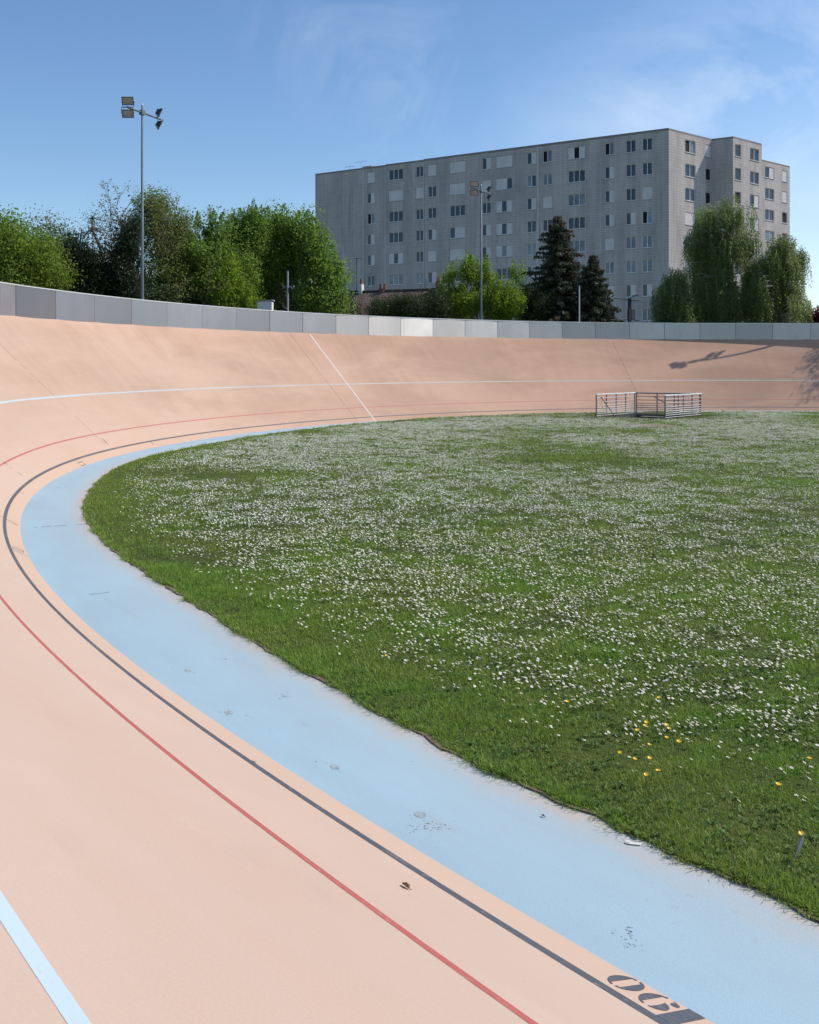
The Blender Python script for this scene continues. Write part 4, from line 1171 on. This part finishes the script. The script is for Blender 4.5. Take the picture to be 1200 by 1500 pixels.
def tree(name, label, base, lobes, leafmat, n_cl, per, rc, size, bark='bark', tr=.16, seed=1, up=0.0, upstretch=1.0, gap=.30, group=None, limbs=12, cat='tree'):
    """lobes (x, y, z, rx, ry, rz) in world metres; trunk, limbs to the clumps, leaf clumps"""
    r_ = random.Random(seed); base = Vector(base)
    n_cl, per = (int(n_cl*.95), int(per*2.7)) if upstretch > 1 else (int(n_cl*1.5), int(per*1.7))
    root = empty(name, base, label, cat, group)
    cl = crown_clumps(lobes, n_cl, r_, gap, seed)
    cx = sum(l[0] for l in lobes)/len(lobes); cy = sum(l[1] for l in lobes)/len(lobes); zlo = min(l[2] - l[5] for l in lobes); zhi = max(l[2] + l[5] for l in lobes)
    mb = MB(); fork = Vector((cx*.5 + base.x*.5, cy*.5 + base.y*.5, base.z + (zlo - base.z)*.7 + (zhi - zlo)*.18))
    mb.tube([base, base*.6 + fork*.4 + Vector((r_.gauss(0, .05), 0, 0)), fork], [tr*1.25, tr, tr*.85], 9, 0, False)
    mains = []
    for l in lobes:
        c = Vector(l[:3]); m1 = fork.lerp(c, .5) + Vector((r_.gauss(0, .15), r_.gauss(0, .15), .1)); e = c + Vector((0, 0, l[5]*.5))
        mb.tube([fork, m1, c, e], [tr*.6, tr*.42, tr*.25, tr*.1], 6, 0, False); mains += [m1, c, e, fork.lerp(m1, .5)]
    for c in r_.sample(cl, min(len(cl), limbs*len(lobes))):
        c = Vector(c); s = min(mains, key=lambda m: (m - c).length); mid = s.lerp(c, .5) + Vector((r_.gauss(0, .08), r_.gauss(0, .08), -.05))
        mb.tube([s, mid, c], [tr*.14, tr*.09, tr*.04], 4, 0, False)
    mb.build('trunk', M[bark], root, True)
    cl = np.array(cl); k = len(cl); tone = rng.random(k)
    if upstretch > 1:      # upright shoots: leaves set round a vertical axis, narrowing to the tip
        f = rng.random((k, per))**.8; hs = rc*upstretch*rng.uniform(1.3, 2.6, k)[:, None]; aa = rng.uniform(0, 6.283, (k, per)); rr = rc*1.25*(1 - f)**.6*np.sqrt(rng.random((k, per)))
        lx, ly = rng.normal(0, .12, k)[:, None], rng.normal(0, .12, k)[:, None]
        off = np.stack([rr*np.cos(aa) + lx*f*hs, rr*np.sin(aa) + ly*f*hs, (f - .35)*hs], 2)
    else: off = np.clip(rng.normal(0, 1, (k, per, 3)), -1.7, 1.7)*rc
    if upstretch > 1:
        hk = rng.random(k) < .5; off[hk] = np.clip(rng.normal(0, 1, (int(hk.sum()), per, 3)), -1.7, 1.7)*rc*1.35
    P_ = (cl[:, None] + off).reshape(-1, 3); tn = np.clip(np.repeat(tone, per) + rng.normal(0, .12, k*per), 0, 1)
    V = cards(P_, size*.80, up)
    np_mesh('crown', V, quads(V), 4, M[leafmat], tn, root)
    return root
def W_(px, py, Y): p = at(px, py, Y); return (p.x, p.y, p.z)
def lob(px, py, Y, rpx, rpy, ry=None):
    p = at(px, py, Y); s = Y/F; return (p.x, p.y + rnd.uniform(-.3, .3), p.z, rpx*s, (ry if ry else rpx*s), rpy*s)
def foot(px, Y): p = at(px, 0, Y); return (p.x, p.y, -.35)
# left of the picture
tree('acacia_tree', 'airy yellow-green tree at the far left end of the row behind the barrier', foot(12, 40), [lob(-25, 362, 40, 55, 52), lob(24, 364, 40, 46, 46), lob(68, 388, 40.5, 32, 42), lob(20, 400, 40, 70, 45), lob(85, 405, 41, 30, 30)], 'lf_acacia', 560, 34, .30, .14, seed=3, gap=.36, limbs=22)
tree('thin_tree', 'thin grey-green tree between the yellow-green tree and the sparse brown one', foot(72, 44), [lob(72, 352, 44, 30, 40), lob(90, 390, 44, 30, 50), lob(55, 400, 44, 25, 40)], 'lf_olive', 170, 22, .30, .12, seed=5, gap=.36, limbs=34)
# sparse tree made mostly of twigs
def sparse_tree():
    base = Vector(foot(186, 46)); r_ = random.Random(21)
    root = empty('sparse_tree', base, 'tall sparse tree with bare twigs and brownish seed clusters, left of the nearest mast', 'tree')
    mb = MB(); tips = []
    s0 = base + Vector((0, 0, 4.2)); mb.tube([base, base + Vector((.1, 0, 2)), s0], [.2, .17, .15], 8, 0, False)
    for dx, dz, L in ((-.95, 1, 2.9), (-.55, 1, 3.1), (-.22, 1, 3.1), (.12, 1, 3.1), (.45, 1, 3.0), (.85, .9, 2.8), (1.2, .8, 2.6), (-1.25, .7, 2.6), (-.7, 1, 2.6), (.3, 1, 2.7), (.65, 1, 2.6)):
        branch(mb, s0 + Vector((dx*.5, r_.gauss(0, .3), r_.uniform(-.4, .5))), (dx*.8, r_.gauss(0, .22), dz), L, .075, 3, r_, tips, 2, .22, .62, 4)
    mb.build('trunk', M['bark'], root)
    T = np.array([tuple(t[0]) for t in tips])
    k = len(T); per = 14
    P_ = (np.repeat(T, per, 0) + rng.normal(0, .11, (k*per, 3))); P_[:, 2] -= np.abs(rng.normal(0, .08, k*per))
    mzhi = P_[:, 2] > np.percentile(P_[:, 2], 40)
    V = cards(P_, .105, -.6); tn = np.clip(np.repeat(rng.random(k), per) + rng.normal(0, .1, k*per), 0, 1)
    np_mesh('crown', V, quads(V), 4, [M['lf_seed'], M['lf_mid']], tn, root, mi=(rng.random(len(P_)) < np.where(mzhi, .35, .75)).astype(int))
sparse_tree()
def cone_tree(name, label, px, Y, ytop, ybot, rpx, mat, seed, n=5200, size=.16, kind='yew', extra=None, bark='bark', power=.85, cat='tree', group=None):
    base = Vector(foot(px, Y)); r_ = random.Random(seed); top_ = at(px, ytop, Y); zb = at(px, ybot, Y).z; Rm = rpx*Y/F; Hh = top_.z - zb
    root = empty(name, base, label, cat, group); mb = MB(); mb.tube([base, Vector((base.x, base.y, (base.z + top_.z)/2)), top_], [.17, .11, .015], 7, 0, False)
    pts, tn, ax = [], [], []
    if kind == 'yew':
        for _ in range(n):
            u = r_.random()**1.5; a = r_.random()*6.283
            rr = Rm*(1 - u**1.25)**.75*(.55 + .45*r_.random()**.5)*(1 + .45*(vnoise(np.array([a*2.2]), np.array([u*9.]), 1., seed)[0] - .5))
            pts.append((base.x + rr*math.cos(a), base.y + rr*math.sin(a), zb + u*Hh + r_.gauss(0, .1))); tn.append(vnoise(np.array([a*3]), np.array([u*14.]), 1., seed + 1)[0])
        V = cards(np.array(pts), size, .8, .4)
    else:
        # whorls of drooping branches with needle sprays
        nw = int(Hh/.19); Vq = []
        for w in range(nw):
            u = w/nw; z = zb + u*Hh; Rw = Rm*(1 - u)**power*r_.uniform(.62, 1.15) + .06
            for b in range(r_.randint(7, 11)):
                a = r_.random()*6.283; L = Rw*r_.uniform(.55, 1.12); d = Vector((math.cos(a), math.sin(a), 0)); droop = r_.uniform(.10, .42)*(1 - u*.7)
                ton = r_.random(); prev = Vector((base.x, base.y, z))
                e = prev + d*L + Vector((0, 0, -L*droop + .12*L)); 
                mb.tube([prev, prev.lerp(e, .5) + Vector((0, 0, .05*L)), e], [.022, .014, .005], 3, 0, False)
                m = max(4, int(L/.05))
                for j in range(m):
                    f = (j + .6)/m
                    if f < .18: continue
                    c = prev.lerp(e, f) + Vector((0, 0, .05*L*math.sin(f*3.14)))
                    for s in (-1, 1, 0):
                        sd = Vector((-d.y, d.x, 0))*s
                        q = c + (sd*.17 + d*.07)*r_.uniform(.4, 1.3)*(1.1 - .5*f) + Vector((r_.gauss(0, .03), r_.gauss(0, .03), -abs(r_.gauss(.05, .07))))
                        pts.append(tuple(q)); tn.append(min(1, max(0, ton + r_.gauss(0, .15))))
        V = cards(np.array(pts), size, -.7, .42)
    mb.build('trunk', M[bark], root)
    mi = None; mats = [M[mat]]
    if extra: mats.append(M[extra]); q = np.array(pts); mi = ((vnoise(q[:, 0], q[:, 2], .7, seed + 4) > .72) & (rng.random(len(q)) < .7)).astype(int)
    np_mesh('crown', V, quads(V), 4, mats, np.array(tn), root, mi=mi)
tree('yew_tree', 'irregular dark yew in front of the sparse tree, the one farther from the mast', foot(128, 42), [lob(118, 372, 42, 20, 34), lob(140, 405, 42, 24, 40), lob(128, 440, 42, 34, 30), lob(150, 372, 42, 8, 24)], 'lf_yew', 330, 34, .22, .13, seed=31, gap=.22, up=.4, limbs=3, cat='tree')
tree('yew_tree', 'irregular dark yew just left of the nearest mast', foot(190, 42.5), [lob(194, 345, 42.5, 12, 26), lob(186, 385, 42.5, 18, 34), lob(176, 415, 42.5, 18, 26), lob(195, 440, 42.5, 22, 32)], 'lf_yew', 300, 34, .20, .13, seed=32, gap=.22, up=.4, limbs=3, cat='tree')
tree('brown_tree', 'low brownish tree behind the two dark yews, under the bare twigs', foot(165, 47.5), [lob(135, 335, 47.5, 30, 32), lob(178, 345, 47.5, 30, 40), lob(165, 395, 47.5, 62, 50), lob(215, 330, 48, 28, 36), lob(235, 300, 48, 24, 22)], 'lf_olive', 170, 18, .28, .10, seed=33, gap=.46, limbs=60)
tree('olive_brown_tree', 'olive-brown half-leafed tree right behind the nearest mast', foot(238, 46), [lob(232, 330, 46, 34, 42), lob(262, 352, 46.5, 30, 45), lob(245, 395, 46, 40, 45), lob(222, 300, 46, 22, 20)], 'lf_mid', 330, 28, .27, .13, seed=8, gap=.34, limbs=24)
tree('maple_tree', 'bright green tree with upright shoots between the olive-brown tree and the small bright one', foot(300, 47.5), [lob(285, 345, 47.5, 22, 36), lob(318, 350, 47.5, 24, 42), lob(300, 395, 47, 36, 45)], 'lf_maple', 330, 36, .20, .14, seed=9, upstretch=2.1, up=.5, gap=.30)
tree('maple_tree', 'bright green tree with upright shoots directly left of the big maple', foot(357, 48.5), [lob(345, 350, 48.5, 22, 42), lob(372, 348, 48.5, 22, 44), lob(358, 395, 48, 32, 46)], 'lf_maple', 330, 36, .20, .14, seed=10, upstretch=2.1, up=.5, gap=.30)
tree('maple_sapling', 'small bright green conical tree in front of the taller ones, left of the white pillar', foot(335, 45), [lob(335, 398, 45, 12, 26), lob(333, 425, 45, 24, 26), lob(360, 440, 45, 16, 14)], 'lf_poplar', 150, 34, .19, .14, seed=12, upstretch=1.8, up=.5, tr=.08)
tree('maple_tree', 'biggest bright green maple, just left of the apartment block and the tiled roof', foot(432, 49.5), [lob(412, 335, 50, 30, 32), lob(446, 330, 49.5, 26, 34), lob(398, 375, 50, 34, 36), lob(462, 372, 49.5, 30, 40), lob(484, 410, 49, 26, 30), lob(430, 372, 51, 40, 46), lob(503, 440, 48.5, 18, 20), lob(465, 438, 49, 40, 22), lob(388, 425, 50.5, 30, 30)], 'lf_maple', 820, 36, .24, .15, seed=13, upstretch=1.6, up=.4, gap=.33, tr=.26, limbs=8)
# undergrowth behind the barrier
for k, (px, Y, yt, rp, mt, lb) in enumerate(((30, 39, 425, 48, 'lf_mid', 'low green bush at the foot of the yellow-green tree'), (150, 45, 405, 46, 'lf_hedge', 'dark bush between the two yews'), (225, 44, 425, 36, 'lf_hedge', 'dark bush at the foot of the nearest mast'),
        (280, 47, 420, 40, 'lf_hedge', 'dark bush at the foot of the olive-brown tree'), (415, 53, 415, 48, 'lf_hedge', 'dark bush under the big maple behind the slim pole'))):
    tree('bush', lb + ', behind the barrier', foot(px, Y), [lob(px - rp*.4, yt + 30, Y, rp*.6, 36), lob(px + rp*.4, yt + 32, Y, rp*.6, 34), lob(px, yt + 55, Y, rp, 34)], mt, 260, 30, .24, .14, seed=40 + k, gap=.2, tr=.07, limbs=4, cat='bush', group='undergrowth behind the barrier')
# hedge in front of the house, yellow-green trees, spruces
tree('hedge', 'dark clipped hedge in front of the tiled house', foot(592, 60), [lob(556, 457, 60, 14, 20, 1.2), lob(580, 453, 60, 20, 22, 1.2), lob(608, 453, 60, 24, 22, 1.2), lob(640, 452, 60, 22, 26, 1.2), lob(590, 475, 60, 58, 24, 1.2)], 'lf_hedge', 520, 34, .22, .13, seed=50, gap=.10, tr=.08, limbs=3, cat='hedge')
tree('poplar_tree', 'yellow-green tree with several upright tops behind the middle mast', foot(705, 61), [lob(662, 415, 61, 12, 26), lob(688, 408, 61, 13, 32), lob(708, 415, 61.5, 14, 34), lob(733, 415, 61, 14, 34), lob(757, 418, 61, 12, 34), lob(680, 446, 61, 32, 26), lob(735, 446, 61, 34, 26), lob(652, 440, 61, 16, 22)], 'lf_poplar', 620, 34, .19, .14, seed=51, upstretch=2.2, up=.5, gap=.28, tr=.12, limbs=6)
cone_tree('spruce_tree', 'tall dark spruce with rusty cones in front of the apartment block', 817, 62.5, 314, 505, 84, 'lf_spruce', 61, kind='spruce', size=.25, extra='lf_brown', power=.72)
cone_tree('spruce_tree', 'shorter dark spruce right of the tall one', 869, 61, 371, 505, 56, 'lf_spruce', 62, kind='spruce', size=.25, power=.75)
tree('dark_bush', 'dark bushy growth at the left foot of the tall spruce', foot(782, 61), [lob(778, 440, 61, 18, 22), lob(795, 452, 61, 26, 22), lob(768, 458, 61, 14, 18)], 'lf_hedge', 190, 32, .22, .13, seed=63, gap=.2, tr=.07, limbs=3, cat='bush')

def birch(label, px, Y, lobes, nstr, seed, tr=.14, gap=.44):
    base = Vector(foot(px, Y)); r_ = random.Random(seed); root = empty('weeping_birch', base, label, 'tree', 'weeping birches beside the apartment block')
    mb = MB(); zt = max(l[2] + l[5] for l in lobes); top_ = Vector((sum(l[0] for l in lobes[:1]), base.y, zt - .4))
    mb.tube([base, base.lerp(top_, .4) + Vector((.15, 0, 0)), base.lerp(top_, .75), top_], [tr*1.2, tr, tr*.6, tr*.15], 8, 0, False)
    pts, tn = [], []
    lw = [l[3]*l[5] for l in lobes]
    for i in range(nstr):
        l = r_.choices(lobes, lw)[0]
        v = Vector((r_.gauss(0, 1), r_.gauss(0, 1), r_.gauss(0, 1))).normalized()*r_.random()**.40
        s = Vector((l[0] + v.x*l[3], l[1] + v.y*l[4], l[2] + v.z*l[5]))
        if vnoise(np.array([s.x + s.z*.35]), np.array([s.y + s.z*.3]), 1.05, seed)[0] < gap: continue
        L = r_.uniform(.7, 2.2); ton = .75*r_.random() + .25*vnoise(np.array([s.x]), np.array([s.z]), .8, seed + 3)[0]; sw = Vector((r_.gauss(0, .10), r_.gauss(0, .10), 0))
        if i % 9 == 0:
            q = base.lerp(top_, min(.98, max(.25, (s.z - .4 - base.z)/(top_.z - base.z)))); mb.tube([q, q.lerp(s, .6) + Vector((0, 0, .25)), s], [tr*.3, tr*.17, .014], 4, 0, False)
        m = int(L/.055)
        for j in range(m):
            f = j/m; pts.append((s.x + sw.x*f*L + r_.gauss(0, .055), s.y + sw.y*f*L + r_.gauss(0, .055), s.z + .18*math.sin(f*2.2) - f*L)); tn.append(min(1, max(0, ton + r_.gauss(0, .12))))
    mb.build('trunk', M['birchbark'], root)
    V = cards(np.array(pts), .115, -1.2, .55); np_mesh('crown', V, quads(V), 4, M['lf_birch'], np.array(tn), root)
birch('tallest weeping birch, in front of the lit end of the block', 1060, 64, [lob(1068, 291, 64, 22, 12), lob(1050, 314, 64, 34, 22), lob(1094, 314, 64, 26, 26), lob(1030, 352, 64, 27, 28), lob(1060, 362, 64, 40, 30), lob(1100, 350, 64, 16, 22), lob(1040, 405, 64, 40, 34), lob(1068, 440, 64, 46, 30), lob(1035, 450, 64, 32, 30)], 5400, 71)
birch('weeping birch at the right edge with a drooping outer branch', 1140, 63, [lob(1146, 354, 63, 22, 12), lob(1138, 384, 63, 34, 24), lob(1174, 374, 63, 13, 16), lob(1120, 420, 63, 36, 28), lob(1155, 420, 63, 24, 30), lob(1135, 452, 63, 50, 34), lob(1110, 400, 63, 24, 24), lob(1172, 455, 63, 17, 26)], 4600, 72, .14, .30)
birch('smallest weeping birch, left of the tallest one', 985, 63, [lob(988, 410, 63, 20, 20), lob(982, 440, 63, 28, 32), lob(1000, 455, 63, 26, 30)], 1900, 73, .09)
tree('red_shrub', 'dark red-leaved shrub at the right edge above the barrier', foot(1196, 62), [lob(1200, 468, 62, 16, 12), lob(1214, 462, 62, 18, 16)], 'lf_red', 90, 34, .2, .13, seed=80, tr=.05, limbs=3, cat='shrub')
# tree standing beyond the right edge whose shadow falls on the bank
tree('maple_tree', 'tree beyond the right edge that throws its leafy shadow on the far bank', (32.2, 55.5, -.35), [(32.2, 55.5, 10.4, 2.2, 2.0, 1.9), (33.6, 55.8, 9.3, 2.0, 2.0, 2.0), (31.2, 55.0, 8.8, 1.3, 1.5, 1.2)], 'lf_maple', 260, 34, .26, .15, seed=81, gap=.36)
# a few more distant trees along the horizon behind the row, only glimpsed between the crowns
for k, (px, Y, yt, rp) in enumerate(((-40, 62, 385, 60), (60, 66, 392, 60), (165, 66, 385, 60), (270, 68, 392, 60), (370, 68, 395, 60), (470, 72, 412, 50))):
    tree('dark_tree', 'dark distant tree glimpsed between the crowns of the left row', foot(px, Y), [lob(px, yt + 30, Y, rp*.8, 34), lob(px - rp*.5, yt + 55, Y, rp*.7, 40), lob(px + rp*.5, yt + 52, Y, rp*.7, 40)], 'lf_hedge', 240, 26, .4, .24, seed=90 + k, gap=.15, limbs=3, group='distant trees behind the left row')

# ------------------------------------------------------------------ sky, clouds, sun
AZ, EL = 11.0, 46.4
world = bpy.data.worlds.new('World'); sc.world = world; world.use_nodes = True
nt = world.node_tree; bg = nt.nodes['Background']
sky = nt.nodes.new('ShaderNodeTexSky'); sky.sky_type = 'NISHITA'; sky.sun_disc = False
sky.sun_elevation = R(EL); sky.sun_rotation = R(90 - AZ); sky.altitude = 100; sky.air_density = SKY_AIR; sky.dust_density = SKY_DUST; sky.ozone_density = SKY_OZ
g = nt.nodes.new('ShaderNodeTexCoord').outputs['Generated']
sp = nt.nodes.new('ShaderNodeSeparateXYZ'); nt.links.new(g, sp.inputs[0])
ym = math_(nt, 'MAXIMUM', sp.outputs[1], .05)
cb = nt.nodes.new('ShaderNodeCombineXYZ'); nt.links.new(math_(nt, 'DIVIDE', sp.outputs[0], ym), cb.inputs[0]); nt.links.new(math_(nt, 'DIVIDE', sp.outputs[2], ym), cb.inputs[1])
az = cb.outputs[0]
def soft(cx, cy, rx, ry, rot=0.0):
    m = nt.nodes.new('ShaderNodeMapping'); m.vector_type = 'TEXTURE'; m.inputs['Location'].default_value = (cx, cy, 0); m.inputs['Scale'].default_value = (rx, ry, 1); m.inputs['Rotation'].default_value = (0, 0, rot)
    nt.links.new(az, m.inputs['Vector']); l = nt.nodes.new('ShaderNodeVectorMath'); l.operation = 'LENGTH'; nt.links.new(m.outputs[0], l.inputs[0])
    return ramp(nt, l.outputs['Value'], [(0.0, 1.0), (.5, .45), (1.0, 0.0)])
w1 = noise(nt, mapping(nt, az, (6.5, 6.0, 1), (.3, .1, 0)), 1.0, 9, .60, 1.2)
w2 = noise(nt, mapping(nt, az, (3.6, 6.5, 1), (4.3, 2.1, 0)), 1.0, 9, .58, .9)
k1 = math_(nt, 'MULTIPLY', ramp(nt, w1, [(.46, 0.0), (.78, 1.0)]), math_(nt, 'ADD', soft(-.03, .33, .20, .12, R(-32)), math_(nt, 'MULTIPLY', soft(-.01, .22, .06, .16), .8)))
k2 = math_(nt, 'MULTIPLY', ramp(nt, w2, [(.36, 0.0), (.72, 1.0)]), soft(.36, .285, .30, .15, R(12)))
k3 = soft(.46, .10, .36, .26)
cl = math_(nt, 'ADD', math_(nt, 'ADD', math_(nt, 'MULTIPLY', k1, .24), math_(nt, 'MULTIPLY', k2, .62)), math_(nt, 'MULTIPLY', k3, .22), True)
col = mixc(nt, cl, sky.outputs[0], CLOUD)
hs = nt.nodes.new('ShaderNodeHueSaturation'); hs.inputs['Saturation'].default_value = 1.11; hs.inputs['Value'].default_value = 1.0; nt.links.new(sky.outputs[0], hs.inputs['Color']); col = mixc(nt, cl, hs.outputs[0], CLOUD)
nt.links.new(col, bg.inputs[0]); bg.inputs[1].default_value = SKY_S
sun = bpy.data.lights.new('sun', 'SUN'); sun.energy = SUN_S; sun.angle = R(.5); sun.color = (1.0, .95, .88)
so = bpy.data.objects.new('sun', sun); COL.objects.link(so)
dv = Vector((math.cos(R(EL))*math.cos(R(AZ)), math.cos(R(EL))*math.sin(R(AZ)), math.sin(R(EL))))
so.rotation_euler = dv.to_track_quat('Z', 'Y').to_euler(); so.location = dv*60
vs = sc.view_settings; vs.view_transform = 'Standard'; vs.look = 'None'; vs.exposure = EXPO; vs.gamma = 1.0
sc.cycles.max_bounces = 8; sc.cycles.transparent_max_bounces = 8
